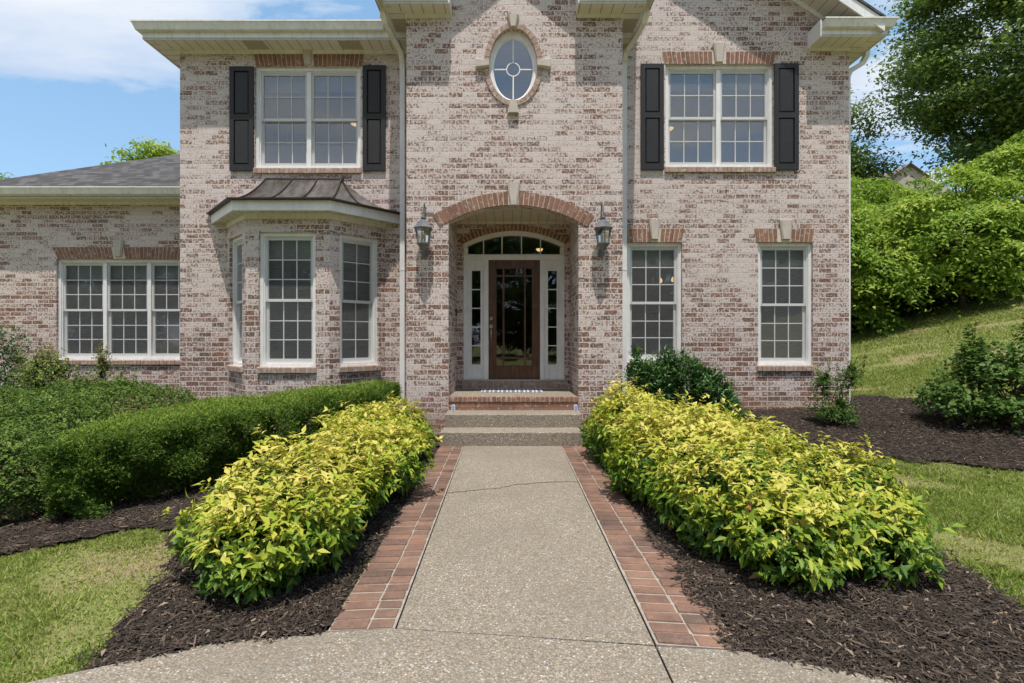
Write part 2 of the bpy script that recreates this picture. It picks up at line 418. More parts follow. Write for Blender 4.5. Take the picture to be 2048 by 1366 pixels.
M_dog=tone_mat('dogwood_leaf',[(0,(.09,.17,.018)),(.5,(.24,.37,.040)),(1,(.47,.55,.10))],.5,.25,.42)
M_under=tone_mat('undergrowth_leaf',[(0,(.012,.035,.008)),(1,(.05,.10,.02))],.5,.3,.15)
M_bark=plain('bark',(.10,.075,.055),.9,var=.4,scale=18,bump=.6)
M_stem=plain('shrub_stem',(.085,.055,.035),.9,var=.4,scale=30)
def emis(name,col,st):
    t=NT(name); return t.end(t.n('Emission',{'Color':(*col,1),'Strength':st}).outputs[0])
M_lamp=emis('lit_lamp',(1,.60,.25),1.3)
M_bulb=plain('frosted_bulb',(.8,.72,.55),.3)
M_roofnb=plain('neighbour_shingles',(.20,.17,.15),.9,var=.25,scale=8)
M_wallnb=plain('neighbour_siding',(.42,.36,.30),.9)
def mat_mat():
    t=NT('striped_rug'); tc=t.n('TexCoord').outputs['UV']; x=t.n('SeparateXYZ',{0:tc}).outputs[0]
    fr=t.math('FRACT',t.math('DIVIDE',t.math('ADD',x,3.02),.152))
    s1=t.math('COMPARE',fr,.3); s1.node.inputs[2].default_value=.105
    s2=t.math('COMPARE',fr,.72); s2.node.inputs[2].default_value=.105
    w=t.math('ADD',s1,s2,True)
    nz=t.noise(tc,120,2).outputs[0]
    c=t.mix(w,(.17,.185,.25),(.62,.62,.62)); c=t.mix(t.math('MULTIPLY',nz,.3),c,(.25,.25,.28))
    return t.end(t.bsdf(c,.95,nz,.5,.004,.1))
M_mat=mat_mat()

# ------------------------------------------------------------------ terrain
def sstep(t): t=np.clip(t,0,1); return t*t*(3-2*t)
def gh(x,y):
    x=np.asarray(x,float); y=np.asarray(y,float)
    pad=.30*sstep((y-6.2)/2.4)*sstep((x-1.3)/1.2)
    a=np.clip((x-6.6)/.7,-30,30)
    hill=.255*.7*np.log1p(np.exp(a))+.255*np.maximum((x-6.6)-.7*30,0)
    hill=np.where(hill>6.5,6.5+(1-np.exp(-(hill-6.5)/3))*3,hill)
    left=-.075*(np.sqrt(np.maximum(-x-1.9,0)**2+.16)-.4); left=np.maximum(left,-.35)*sstep((9.5-y)/2.0)*(x<-1.9)
    return -.03+pad+hill+left
def grid_lines(a,b,c,d,fine,ext):
    m=list(np.arange(b,c+1e-6,fine)); lo=[]; v=b; st=fine
    while v>a: st*=1.5; v-=st; lo.append(max(v,a))
    hi=[]; v=c; st=fine
    while v<d: st*=1.5; v+=st; hi.append(min(v,d))
    return np.array(lo[::-1]+m+hi)
xs=grid_lines(-220,-10,20,220,.25,0); ys=grid_lines(-120,-3,24,260,.25,0)
Xg,Yg=np.meshgrid(xs,ys,indexing='ij'); Zg=gh(Xg,Yg)+.012*np.sin(Xg*3.1+Yg*1.7)*np.sin(Yg*2.3)*(np.abs(Xg)>2.6)
V=np.stack([Xg,Yg,Zg-.012],-1).reshape(-1,3); ny=len(ys)
i,j=np.meshgrid(np.arange(len(xs)-1),np.arange(ny-1),indexing='ij'); b=(i*ny+j).ravel()
tag(fastmesh('ground',V,np.stack([b,b+ny,b+ny+1,b+1],1),4,M_ground,smooth=True),kind='structure')

WALK=[(-5,-3),(5,-3),(5,.7),(4,1.4),(2.9,1.95),(2.3,2.2),(1.83,2.387),(1.45,2.51),(1.164,2.63),(.729,2.675),(.05,2.755),(-.621,2.83),(-.985,2.80),(-1.526,2.703),(-2.21,2.387),(-2.9,1.95),(-4,.9),(-5,-.2)]
MUL_L=[(-1.02,2.72),(-1.5,2.66),(-2.0,2.46),(-2.12,2.95),(-2.26,3.45),(-2.55,4.05),(-3.02,4.66),(-3.5,4.45),(-4.03,4.15),(-5.5,3.4),(-9,2.9),(-9,10.8),(-1.02,9.2)]
MUL_R=[(1.08,2.6),(1.8,2.3),(2.9,1.9),(2.98,2.5),(2.94,3.0),(3.06,3.55),(3.09,3.86),(3.2,4.4),(3.4,5.2),(3.9,6.2),(4.8,6.72),(5.4,6.4),(5.9,5.95),(6.6,5.5),(7.8,5.4),(7.8,6.6),(7.2,7.2),(7.1,8.2),(7.08,9.2),(6.7,10.2),(5.96,10.3),(5.9,9.2),(1.08,9.2)]
def mulch(name,poly):
    c=.06; x0=min(p[0] for p in poly); x1=max(p[0] for p in poly); y0=min(p[1] for p in poly); y1=max(p[1] for p in poly)
    nx=int((x1-x0)/c)+2; n_y=int((y1-y0)/c)+2
    X,Y=np.meshgrid(x0+np.arange(nx)*c,y0+np.arange(n_y)*c,indexing='ij')
    wob=.05*np.sin(X*9+Y*5)+.04*np.sin(Y*13-X*4)
    Z=gh(X,Y)+.026+.012*np.sin(X*7.3+np.sin(Y*5))*np.sin(Y*8.1)+rng.normal(0,.004,X.shape)
    i,j=np.meshgrid(np.arange(nx-1),np.arange(n_y-1),indexing='ij')
    ok=inpoly(X[:-1,:-1]+c/2+wob[:-1,:-1]*.6,Y[:-1,:-1]+c/2+wob[:-1,:-1],poly)&~inpoly(X[:-1,:-1]+c/2,Y[:-1,:-1]+c/2,WALK)
    b=(i*n_y+j)[ok]
    return tag(fastmesh(name,np.stack([X,Y,Z],-1).reshape(-1,3),np.stack([b,b+n_y,b+n_y+1,b+1],1),4,M_mulch,smooth=True),kind='structure')
mulch('mulch_bed',MUL_L); mulch('mulch_bed',MUL_R)
def chips(poly,regions,spill=.05):
    Ps=[];Ds=[];Ls=[];Ws=[]
    for (x0,x1,y0,y1,dens,sc) in regions:
        n=int((x1-x0)*(y1-y0)*dens); x=rng.uniform(x0,x1,n); y=rng.uniform(y0,y1,n)
        ok=inpoly(x+rng.normal(0,spill,n),y+rng.normal(0,spill,n),poly)&(~inpoly(x,y+.02,WALK)|(rng.uniform(0,1,n)<.06)&~inpoly(x,y+.14,WALK)); x=x[ok]; y=y[ok]; n=len(x)
        z=gh(x,y)+.030+.012*np.sin(x*7.3+np.sin(y*5))*np.sin(y*8.1)+rng.uniform(0,.016,n)
        Ps.append(np.stack([x,y,z],1)); a=rng.uniform(0,2*np.pi,n)
        Ds.append(np.stack([np.cos(a),np.sin(a),rng.normal(0,.28,n)],1)); Ls.append(rng.gamma(2.2,.013,n)*sc+.010*sc); Ws.append(rng.uniform(.003,.012,n)*sc)
    P=np.concatenate(Ps); D=nrm(np.concatenate(Ds)); L=np.concatenate(Ls)[:,None]; W=np.concatenate(Ws)[:,None]; n=len(P)
    N=nrm(np.stack([rng.normal(0,.4,n),rng.normal(0,.4,n),np.ones(n)],1)); Sd=nrm(np.cross(D,N)); N=np.cross(Sd,D); T=W*.35
    q=[P-D*L/2-Sd*W/2*.6,P+D*L/2-Sd*W/2,P+D*L/2+Sd*W/2*.5,P-D*L/2+Sd*W/2,P-D*L/2*.9-Sd*W/2*.5+N*T,P+D*L/2*.8-Sd*W/2*.8+N*T,P+D*L/2*.9+Sd*W/2*.4+N*T,P-D*L/2*.8+Sd*W/2*.8+N*T]
    V=np.stack(q,1).reshape(-1,3); b=np.arange(n)[:,None]*8
    f=np.concatenate([b+np.array([c]) for c in ([4,5,6,7],[0,1,5,4],[1,2,6,5],[2,3,7,6],[3,0,4,7])],1)
    tag(fastmesh('mulch_chips',V,f,4,M_chip,None,np.repeat(rng.beta(1.6,2.2,n),8)),kind='stuff')
chips(MUL_L,[(-2.8,-.98,2.4,5.5,6000,1.0),(-5.5,-2.6,3.0,5.8,2600,1.1),(-5.5,-1.0,5.4,8.5,250,1.2)])
chips(MUL_R,[(1.05,3.3,2.0,4.4,6000,1.0),(1.05,3.6,4.4,7.6,900,1.0),(3.0,7.8,5.4,10.3,1300,1.15)])

# grass blades (countless): real blades over the visible lawn
def grass(regs):
    Ps=[];Hs=[];Ts=[]
    for (x0,x1,y0,y1,dens,h,dryp) in regs:
        n=int((x1-x0)*(y1-y0)*dens); x=rng.uniform(x0,x1,n); y=rng.uniform(y0,y1,n)
        jx=rng.normal(0,.05,n); jy=rng.normal(0,.05,n)
        ok=~inpoly(x+jx,y+jy,MUL_L)&~inpoly(x+jx,y+jy,MUL_R)&~inpoly(x,y-.02,WALK)&(np.abs(x)>1.1)
        pat=np.sin(x*2.1+1.3*np.sin(y*1.7))+np.sin(y*2.9+x*.9)+.6*np.sin(x*6.3+y*4.1)
        patch=np.exp(-(((x+2.75)/.42)**2+((y-3.95-.35*(x+2.75))/.22)**2))+.8*np.exp(-(((x+2.35)/.22)**2+((y-3.0)/.5)**2))
        pat=pat+2.6*patch+np.where(x<0,.35,0); cl=np.sin(x*17+3*np.sin(y*11))*np.sin(y*19+2*np.sin(x*13))
        ok&=rng.uniform(0,1,n)<np.clip(.88-.28*(pat>1.0),0,1)*np.where(pat>1.3,.45,1)*np.where(cl<-.35,.55,1)
        x=x[ok];y=y[ok];pat=pat[ok];n=len(x)
        Ps.append(np.stack([x,y,gh(x,y)-.012],1)); cl=np.sin(x*17+3*np.sin(y*11))*np.sin(y*19+2*np.sin(x*13)); Hs.append(h*rng.uniform(.5,1.25,n)*np.where(pat>1.2,.6,1)*(1+.45*np.maximum(cl,0)+(rng.uniform(0,1,n)<.02)*.9))
        Ts.append(np.clip(rng.beta(2,2.4,n)*.72+.0+np.where((pat>.9)|(rng.uniform(0,1,n)<dryp),rng.uniform(0,.5,n),0),0,1))
    P=np.concatenate(Ps);H=np.concatenate(Hs)[:,None];T=np.concatenate(Ts);n=len(P)
    a=rng.uniform(0,2*np.pi,n); Sd=np.stack([np.cos(a),np.sin(a),np.zeros(n)],1); ln=np.stack([rng.normal(0,.55,n),rng.normal(0,.55,n),np.ones(n)],1)
    w=.0018+.0028*rng.uniform(0,1,(n,1)); w=w*(1+np.maximum(P[:,1:2]-6,0)*.12)
    V=np.stack([P-Sd*w,P+Sd*w,P+ln*H*.55+Sd*w*.8,P+ln*H+np.stack([rng.normal(0,.3,n),rng.normal(0,.3,n),np.zeros(n)],1)*H,P+ln*H*.55-Sd*w*.8],1).reshape(-1,3)
    b=np.arange(n)[:,None]*5
    tag(fastmesh('lawn_grass',V,b+np.array([[0,1,2,3,4]]),5,M_grass,None,np.repeat(T,5)),kind='stuff')
grass([(-4.6,-1.9,2.2,4.9,19000,.026,.55),(2.85,4.6,2.4,6.8,12000,.034,.14),(4.6,7.2,4.2,6.8,8000,.036,.12),(5.9,9.5,7,12,3000,.045,.3),(6.5,18,11.5,19.5,1000,.06,.35)])

def scatter(name,regs,mat,L,wr,tones,zoff,polyok,flat=.35,kind='stuff'):
    Ps=[]
    for (x0,x1,y0,y1,n) in regs:
        x=rng.uniform(x0,x1,n); y=rng.uniform(y0,y1,n); ok=polyok(x,y); Ps.append(np.stack([x[ok],y[ok],gh(x[ok],y[ok])+zoff],1))
    P=np.concatenate(Ps); m=len(P); D=rvec(m)*np.array([1,1,flat]); N=nrm(np.array([0,0,1.0])+rng.normal(0,flat,(m,3))); Ls=L*rng.uniform(.5,1.3,m)
    return tag(leaves(name,P,D,N,Ls,Ls*wr,rng.uniform(*tones,m),mat),kind=kind)
onlawn=lambda x,y:~inpoly(x,y,MUL_L)&~inpoly(x,y,MUL_R)&~inpoly(x,y,WALK)&(np.abs(x)>1.2)&(np.sin(x*5.1+2*np.sin(y*3.3))*np.sin(y*6.2+x)>.05)
scatter('lawn_weeds',[(-4.6,-1.9,2.2,4.9,5200),(2.85,5.5,2.4,6.7,5200)],M_grass,.020,.8,(.1,.55),.004,onlawn)
scatter('fallen_leaves',[(-2.6,-1.0,2.4,4.4,70),(1.1,3.0,2.2,4.2,90),(3.0,7.0,5.6,9,60),(-5,-2,3,6,40)],M_chip,.045,.42,(.9,1.0),.055,lambda x,y:inpoly(x,y,MUL_L)|inpoly(x,y,MUL_R),.5)

# ------------------------------------------------------------------ walk, edging, steps
def slab(mb,poly,z1=0.0,z0=-.08,m=0):
    n=len(poly); mb.poly([(x,y,z1) for x,y in poly],m)
    for k in range(n):
        a=poly[k]; b=poly[(k+1)%n]; mb.poly([(a[0],a[1],z0),(b[0],b[1],z0),(b[0],b[1],z1),(a[0],a[1],z1)],m)
YW=9.3; YB=8.43; YD=9.73; YG=10.9
crack=[(-.655,5.30),(-.45,5.36),(-.3,5.42),(-.12,5.47),(.02,5.58),(.2,5.63),(.33,5.69),(.5,5.70),(.712,5.70)]
cr2=[]
for (a,b),(c,d) in zip(crack,crack[1:]):
    for q in range(4): cr2.append((a+(c-a)*q/4,b+(d-b)*q/4+random.uniform(-.014,.014)))
crack=cr2+[crack[-1]]
mb=MB()
slab(mb,[(-.621,2.836),(.05,2.762),(.725,2.682)]+[(x,y-.007-random.uniform(0,.006)) for x,y in crack[::-1]])
slab(mb,[(x,y+.006) for x,y in crack]+[(.706,7.57),(-.692,7.57)],.003)
tag(mb.build('path',M_agg),kind='structure')
mb=MB()
k0=WALK.index((.729,2.675))
left=[(.724,-3),(.724,2.668)]+WALK[k0+1:]+[(-5,-3)]
right=[(.735,-3),(5,-3)]+WALK[2:k0]+[(.735,2.666)]
slab(mb,left); slab(mb,right)
tag(mb.build('front_walk',M_agg),kind='structure')
def edging(o0,o1,i0,i1,split):
    mb=MB(); lerp=lambda a,b,t:(a[0]+(b[0]-a[0])*t,a[1]+(b[1]-a[1])*t)
    n=int((7.57-2.8)/.1016)
    base=[lerp(i0,i1,0),lerp(i0,i1,1),lerp(o0,o1,1),lerp(o0,o1,0)]
    if (base[1][0]-base[0][0])*(base[2][1]-base[0][1])-(base[2][0]-base[0][0])*(base[1][1]-base[0][1])<0: base=base[::-1]
    slab(mb,base,-.002,-.1,1)
    for k in range(n):
        t0=k/n+.0014; t1=(k+1)/n-.0014
        for s0,s1 in ((.012,split-.012),(split+.012,.965)):
            c=[]
            for t,s in ((t0,s0),(t0,s1),(t1,s1),(t1,s0)):
                a=lerp(o0,o1,t); b=lerp(i0,i1,t); c.append(lerp(a,b,s))
            j=lambda:random.uniform(-.004,.004)
            dz=random.uniform(-.003,.004); tn=random.random()
            c=[(x+j(),y+j()) for x,y in c]
            if (c[1][0]-c[0][0])*(c[2][1]-c[0][1])-(c[2][0]-c[0][0])*(c[1][1]-c[0][1])<0: c=c[::-1]
            cx=sum(p[0] for p in c)/4; cy=sum(p[1] for p in c)/4
            top=[(x+(cx-x)*.04,y+(cy-y)*.06,.004+dz) for x,y in c]; bot=[(x,y,-.03) for x,y in c]
            mid=[(x,y,-.004+dz) for x,y in c]
            mb.poly(top,0,tone=tn)
            for q in range(4):
                q2=(q+1)%4
                mb.poly([mid[q],mid[q2],top[q2],top[q]],0,tone=tn); mb.poly([bot[q],bot[q2],mid[q2],mid[q]],0,tone=tn)
    return tag(mb.build('brick_edging',[M_paver,M_joint]),kind='structure')
edging((-.985,2.812),(-1.036,7.57),(-.632,2.838),(-.698,7.57),.58)
edging((1.164,2.645),(1.061,7.57),(.738,2.69),(.712,7.57),.5)

t=thing('front_steps','pair of pebbly concrete steps leading up to the brick porch','steps',(.02,7.58,0))
def stepbox(x0,x1,y0,y1,z0,z1):
    mb=MB(); r=.012
    prof=[(y0,z0),(y0,z1-r),(y0+r*.4,z1-r*.35),(y0+r,z1),(y1,z1),(y1,z0)]
    mb.poly([(x0,y,z) for y,z in prof][::-1]); mb.poly([(x1,y,z) for y,z in prof])
    for k in range(len(prof)):
        a=prof[k]; b=prof[(k+1)%len(prof)]
        mb.poly([(x0,a[0],a[1]),(x1,a[0],a[1]),(x1,b[0],b[1]),(x0,b[0],b[1])][::-1])
    return mb
stepbox(-1.038,1.052,7.58,7.98,-.1,.197).build('step',M_step,t,org=t.location)
stepbox(-1.016,1.059,7.98,8.428,-.1,.397).build('step',M_step,t,org=t.location)

# ------------------------------------------------------------------ house
HO=(0.0,9.3,0.0)
house=thing('brick_house','two-storey whitewashed brick house with arched entry, bay window and black shutters','house',HO)
def part(mb,name,mats,parent=None,**k): return mb.build(name,mats,parent or house,org=HO,**k)
def FM(Y): return lambda u,v,d:(u,Y+d,v)
def wallgrid(mb,M,u0,u1,v0,v1,holes,depth=.12):
    us=sorted(set([u0,u1]+[h[0] for h in holes]+[h[1] for h in holes])); vs=sorted(set([v0,v1]+[h[2] for h in holes]+[h[3] for h in holes]))
    us=[u for u in us if u0-1e-6<=u<=u1+1e-6]; vs=[v for v in vs if v0-1e-6<=v<=v1+1e-6]
    for a,b in zip(us,us[1:]):
        for c,d in zip(vs,vs[1:]):
            mu=(a+b)/2; mv=(c+d)/2
            if any(h[0]<mu<h[1] and h[2]<mv<h[3] for h in holes): continue
            mb.poly([M(a,c,0),M(b,c,0),M(b,d,0),M(a,d,0)])
    for h in holes:
        if len(h)>4: continue
        a,b,c,d=h[:4]; D=depth
        mb.poly([M(a,c,0),M(a,d,0),M(a,d,D),M(a,c,D)]); mb.poly([M(b,c,0),M(b,c,D),M(b,d,D),M(b,d,0)])
        mb.poly([M(a,d,0),M(b,d,0),M(b,d,D),M(a,d,D)]); mb.poly([M(a,c,0),M(a,c,D),M(b,c,D),M(b,c,0)])
# window rectangles (casing outer)
def rect(Y,x0,x1,y0,y1,d=.06): return (PX(x0,Y+d),PX(x1,Y+d),PZ(y1,Y+d),PZ(y0,Y+d))
W_UL=rect(YW,513,723,136,338); W_UR=rect(YW,1329,1544,132,336)
W_L1=rect(YW,1252,1362,486,723); W_L2=rect(YW,1513,1622,486,730)
W_G=(PX(118,YG+.06),PX(118,YG+.06)+2.84,PZ(719,YG+.06),PZ(519,YG+.06))
XL=PX(360,YW); XR=PX(1698,YW); XBL=PX(813,YB); XBR=PX(1245,YB)
mb=MB(); M=FM(YW)
# left & right main walls
BAY_A=(PX(455,YW),YW); BAY_B=(PX(770,YW),YW)
bc=(BAY_A[0]+BAY_B[0])/2; YF=8.55; BX0=PX(491,YF); BX1=PX(659,YF)
wallgrid(mb,M,XL,XBL+.02,-.3,6.72,[W_UL,(BAY_A[0]+.02,BAY_B[0]-.02,-.4,3.5,1)])
wallgrid(mb,M,XBR-.02,XR,-.3,6.9,[W_UR,W_L1,W_L2])
GX=2.0
mb.poly([M(XBR-.02,6.9,0),M(XR,6.9,0),M(GX,6.9+(XR-GX)*.667,0),M(XBR-.02,6.9+(XR-GX)*.667-(GX-XBR)*.667,0)])
mb.poly([M(-1.6,6.9,.0),M(XBR-.02,6.9,.0),M(XBR-.02,6.9+(XR-GX)*.667-(GX-XBR+.02)*.667,.0),M(-1.6,6.9+(XR-GX)*.667-3.6*.667,.0)])
# sides and back
mb.poly([(XL,22,-.5),(XL,YW,-.5),(XL,YW,6.72),(XL,22,6.72)]); mb.poly([(XR,YW,-.3),(XR,22,-.3),(XR,22,6.9),(XR,YW,6.9)])
mb.poly([(XR,22,-.3),(XL,22,-.3),(XL,22,6.8),(XR,22,6.8)])
part(mb,'wall',M_brick)
# wing
mb=MB(); XG0=-10.75
wallgrid(mb,FM(YG),XG0,XL,-.5,4.45,[W_G])
mb.poly([(XG0,20,-.5),(XG0,YG,-.5),(XG0,YG,4.45),(XG0,20,4.45)])
part(mb,'wing_wall',M_brick)
# central projecting bay with arch and oval
AX0=PX(897,YB); AX1=PX(1157,YB); AC=(AX0+AX1)/2; AHW=(AX1-AX0)/2; ZS=PZ(443,YB); ZC=PZ(410,YB); ZF=.608
def arcR(hw,rise): return (hw*hw+rise*rise)/(2*rise)
AR=arcR(AHW,ZC-ZS); ACz=ZC-AR
def archz(x,c=AC,r=AR,cz=ACz): return cz+math.sqrt(max(r*r-(x-c)**2,0))
OC=(PX(1026.5,YB),PZ(129.5,YB)); OA,OB=.386,.581
mb=MB(); M=FM(YB); zt=3.95
ob=(OC[0]-OA-.12,OC[0]+OA+.12,OC[1]-OB-.12,OC[1]+OB+.12)
GB=(XBL+XBR)/2
wallgrid(mb,M,XBL,XBR,-.3,6.9,[(AX0,AX1,ZF,zt,1),(*ob,1)])
mb.poly([M(XBL,6.9,0),M(XBR,6.9,0),M(GB,6.9+(XBR-GB)*.8,0)])
n=28
for k in range(n):
    xa=AX0+(AX1-AX0)*k/n; xb=AX0+(AX1-AX0)*(k+1)/n
    mb.poly([M(xa,archz(xa),0),M(xb,archz(xb),0),M(xb,zt,0),M(xa,zt,0)])
    mb.poly([M(xa,archz(xa),0),M(xa,archz(xa),.26),M(xb,archz(xb),.26),M(xb,archz(xb),0)])
N=48
def rectpt(th):
    c,s=math.cos(th),math.sin(th); a=OA+.12; b2=OB+.12
    k=min(a/abs(c) if abs(c)>1e-6 else 9,b2/abs(s) if abs(s)>1e-6 else 9); return (OC[0]+c*k,OC[1]+s*k)
ths=sorted(set([2*math.pi*k/N for k in range(N)]+[math.atan2(sy*(OB+.12),sx*(OA+.12))%(2*math.pi) for sx in (-1,1) for sy in (-1,1)]))
for k in range(len(ths)):
    a=ths[k]; b=ths[(k+1)%len(ths)]
    ea=(OC[0]+OA*math.cos(a),OC[1]+OB*math.sin(a)); eb=(OC[0]+OA*math.cos(b),OC[1]+OB*math.sin(b))
    ra,rb=rectpt(a),rectpt(b)
    mb.poly([M(*ea,0),M(*ra,0),M(*rb,0),M(*eb,0)])
    mb.poly([M(*ea,0),M(*eb,0),M(*eb,.14),M(*ea,.14)])
# bay side walls
mb.poly([(XBL,YW,-.3),(XBL,YB,-.3),(XBL,YB,6.9),(XBL,YW,6.9)]); mb.poly([(XBR,YB,-.3),(XBR,YW,-.3),(XBR,YW,6.9),(XBR,YB,6.9)])
# recess sides, inner front above arch
mb.poly([(AX0,YB,ZF),(AX0,YD,ZF),(AX0,YD,3.72),(AX0,YB,ZS)]); mb.poly([(AX1,YD,ZF),(AX1,YB,ZF),(AX1,YB,ZS),(AX1,YD,3.72)])
# recess back wall with door opening
DX0=PX(927,YD); DX1=PX(1129,YD); DC=(DX0+DX1)/2; DHW=(DX1-DX0)/2; DZS=PZ(487,YD); DZC=PZ(461,YD); DZB=PZ(759,YD)
DR=arcR(DHW,DZC-DZS); DCz=DZC-DR
dz=lambda x:archz(x,DC,DR,DCz)
MD=FM(YD)
wallgrid(mb,MD,AX0-.05,AX1+.05,ZF-.05,3.72,[(DX0,DX1,DZB,3.65,1)])
for k in range(n):
    xa=DX0+(DX1-DX0)*k/n; xb=DX0+(DX1-DX0)*(k+1)/n
    mb.poly([MD(xa,dz(xa),0),MD(xb,dz(xb),0),MD(xb,3.65,0),MD(xa,3.65,0)])
part(mb,'entry_wall',M_brick)
mb=MB(); mb.poly([(AX0-.02,YB+.25,3.715),(AX1+.02,YB+.25,3.715),(AX1+.02,YD+.02,3.715),(AX0-.02,YD+.02,3.715)][::-1])
mb.box(AX0,AX1,YD-.03,YD-.001,3.655,3.712); part(mb,'porch_ceiling',M_bead)
mb=MB(); mb.box(AX0-.0,AX1+.0,YB+.1,YD+.02,.3,ZF-.004); part(mb,'porch_floor',M_step)
# front rowlock ledge
mb=MB(); mb.box(AX0-.0,AX1,YB-.012,YB+.1,ZF-.075,ZF-.005,1)
nb=27
for k in range(nb):
    a=AX0-.002+(AX1-AX0+.004)*k/nb+.004; b=AX0-.002+(AX1-AX0+.004)*(k+1)/nb-.004
    mb.box(a,b,YB-.022+random.uniform(-.002,.002),YB+.098,ZF-.072,ZF,0,random.random())
for r,(z0,z1) in enumerate(((ZF-.163,ZF-.083),(.397,.442))):
    k=AX0+(-.05 if r else -.02); 
    while k<AX1-.05:
        b=min(k+BW,AX1); mb.box(max(k,AX0)+.004,b-.004,YB-.006,YB+.02,z0,z1,0,random.random()); k+=BW
part(mb,'porch_ledge',[M_red,M_mortar])

# --- ring bricks, keystones
def arch_ring(mb,M,c,cz,r0,r1,a0,a1,nb,d0,d1,skip=None):
    for k in range(nb):
        ta=a0+(a1-a0)*k/nb; tb=a0+(a1-a0)*(k+1)/nb
        if skip and skip[0]<(ta+tb)/2<skip[1]: continue
        g=.0072
        ga=g/r0; pts=[]
        for t,r in ((ta+ga,r0),(tb-ga,r0),(tb-ga*.8,r1),(ta+ga*.8,r1)):
            pts.append((c+r*math.sin(t),cz+r*math.cos(t)))
        mb.mprism(M,pts,d0+random.uniform(-.003,.003),d1,0,random.random())
def arc_band(mb,M,c,cz,r0,r1,a0,a1,d0,d1,n=30,m=1):
    for k in range(n):
        ta=a0+(a1-a0)*k/n; tb=a0+(a1-a0)*(k+1)/n
        mb.mprism(M,[(c+r*math.sin(t),cz+r*math.cos(t)) for t,r in ((ta,r0),(tb,r0),(tb,r1),(ta,r1))],d0,d1,m)
def keystone(M,uc,v0,v1,wb,wt,proud=.05,name='keystone',parent=None):
    mb=MB(); b=.012
    o=[(uc-wb/2,v0),(uc+wb/2,v0),(uc+wt/2,v1),(uc-wt/2,v1)]
    i_=[(uc-wb/2*.68,v0+b*.3),(uc+wb/2*.68,v0+b*.3),(uc+wt/2*.68,v1-b*.3),(uc-wt/2*.68,v1-b*.3)]
    mb.poly([M(u,v,-proud) for u,v in i_])
    for k in range(4):
        k2=(k+1)%4
        mb.poly([M(*o[k],-proud*.55),M(*o[k2],-proud*.55),M(*i_[k2],-proud),M(*i_[k],-proud)])
        mb.poly([M(*o[k],.03),M(*o[k2],.03),M(*o[k2],-proud*.55),M(*o[k],-proud*.55)])
    return part(mb,name,M_lime,parent)
M=FM(YB)
th=math.asin(AHW/AR)
mb=MB(); arc_band(mb,M,AC,ACz,AR+.002,AR+.205,-th-.07,th+.07,-.006,.03)
arch_ring(mb,M,AC,ACz,AR-.001,AR+.21,-th-.075,th+.075,32,-.014,.03,(-.045,.045))
part(mb,'entry_arch',[M_red,M_mortar])
keystone(M,PX(1027.5,YB),PZ(411,YB),PZ(367,YB),.115,.205)
thd=math.asin(DHW/DR)
mb=MB(); arc_band(mb,MD,DC,DCz,DR+.002,DR+.105,-thd,thd,-.005,.03)
arch_ring(mb,MD,DC,DCz,DR+.0,DR+.11,-thd-.02,thd+.02,28,-.012,.03)
part(mb,'door_arch',[M_red,M_mortar])
# oval: ring, window
ow=MB(); nO=34
for k in range(nO):
    ta=2*math.pi*(k+.07)/nO; tb=2*math.pi*(k+.93)/nO; pts=[]
    for tt,e in ((ta,0),(ta,.083),(tb,.083),(tb,0)): pts.append((OC[0]+(OA+e)*math.cos(tt),OC[1]+(OB+e)*math.sin(tt)))
    ow.mprism(M,pts,-.022,.12,0,random.random())
for k in range(nO):
    ta=2*math.pi*k/nO; tb=2*math.pi*(k+1)/nO
    ow.mprism(M,[(OC[0]+(OA+e)*math.cos(tt),OC[1]+(OB+e)*math.sin(tt)) for tt,e in ((ta,.003),(ta,.08),(tb,.08),(tb,.003))],-.012,.11,1)
part(ow,'oval_surround',[M_sill,M_mortar])
def key_at(cx,cz,ang,L,w0,w1):
    ca,sa=math.cos(ang),math.sin(ang)
    Mk=lambda u,v,d:M(cx+u*ca-v*sa,cz+u*sa+v*ca,d)
    keystone(Mk,0,0,L,w0,w1,.075)
key_at(OC[0],OC[1]+OB-.0,0,.19,.10,.185); key_at(OC[0],OC[1]-OB+.0,math.pi,.21,.10,.185)
key_at(OC[0]-OA+.005,OC[1],math.pi/2,.22,.10,.185); key_at(OC[0]+OA-.005,OC[1],-math.pi/2,.22,.10,.185)
oz=OC[1]-.022
def ell_ring(mb,a0,b0,a1,b1,d0,d1,m=0,n=48):
    for k in range(n):
        ta=2*math.pi*k/n; tb=2*math.pi*(k+1)/n
        P=lambda a,b,t,d:M(OC[0]+a*math.cos(t),oz+b*math.sin(t),d)
        mb.poly([P(a0,b0,ta,d1),P(a1,b1,ta,d0),P(a1,b1,tb,d0),P(a0,b0,tb,d1)],m)
fr=MB(); ell_ring(fr,OA-.05,OB-.07,OA+.02,OB+.05,.075,.085); ell_ring(fr,OA-.075,OB-.10,OA-.05,OB-.07,.085,.125)
ovw=part(fr,'oval_window',M_white,smooth=False)
g=MB(); g.poly([M(OC[0]+(OA-.07)*math.cos(2*math.pi*k/48),oz+(OB-.09)*math.sin(2*math.pi*k/48),.118) for k in range(48)])
part(g,'pane',M_glass2,ovw)
g=MB(); g.box(OC[0]-.35,OC[0]+.35,YB+.19,YB+.2,oz-.6,oz+.6); part(g,'shade',M_shade2,ovw)
g=MB(); rr=.115
for k in range(32):
    ta=2*math.pi*k/32; tb=2*math.pi*(k+1)/32
    g.mprism(M,[(OC[0]+r*math.cos(t),oz+r*math.sin(t)) for t,r in ((ta,rr-.016),(ta,rr),(tb,rr),(tb,rr-.016))],.106,.124)
w=.010
g.mbox(M,OC[0]-w,OC[0]+w,oz+rr,oz+OB-.1,.106,.124); g.mbox(M,OC[0]-w,OC[0]+w,oz-OB+.1,oz-rr,.106,.124)
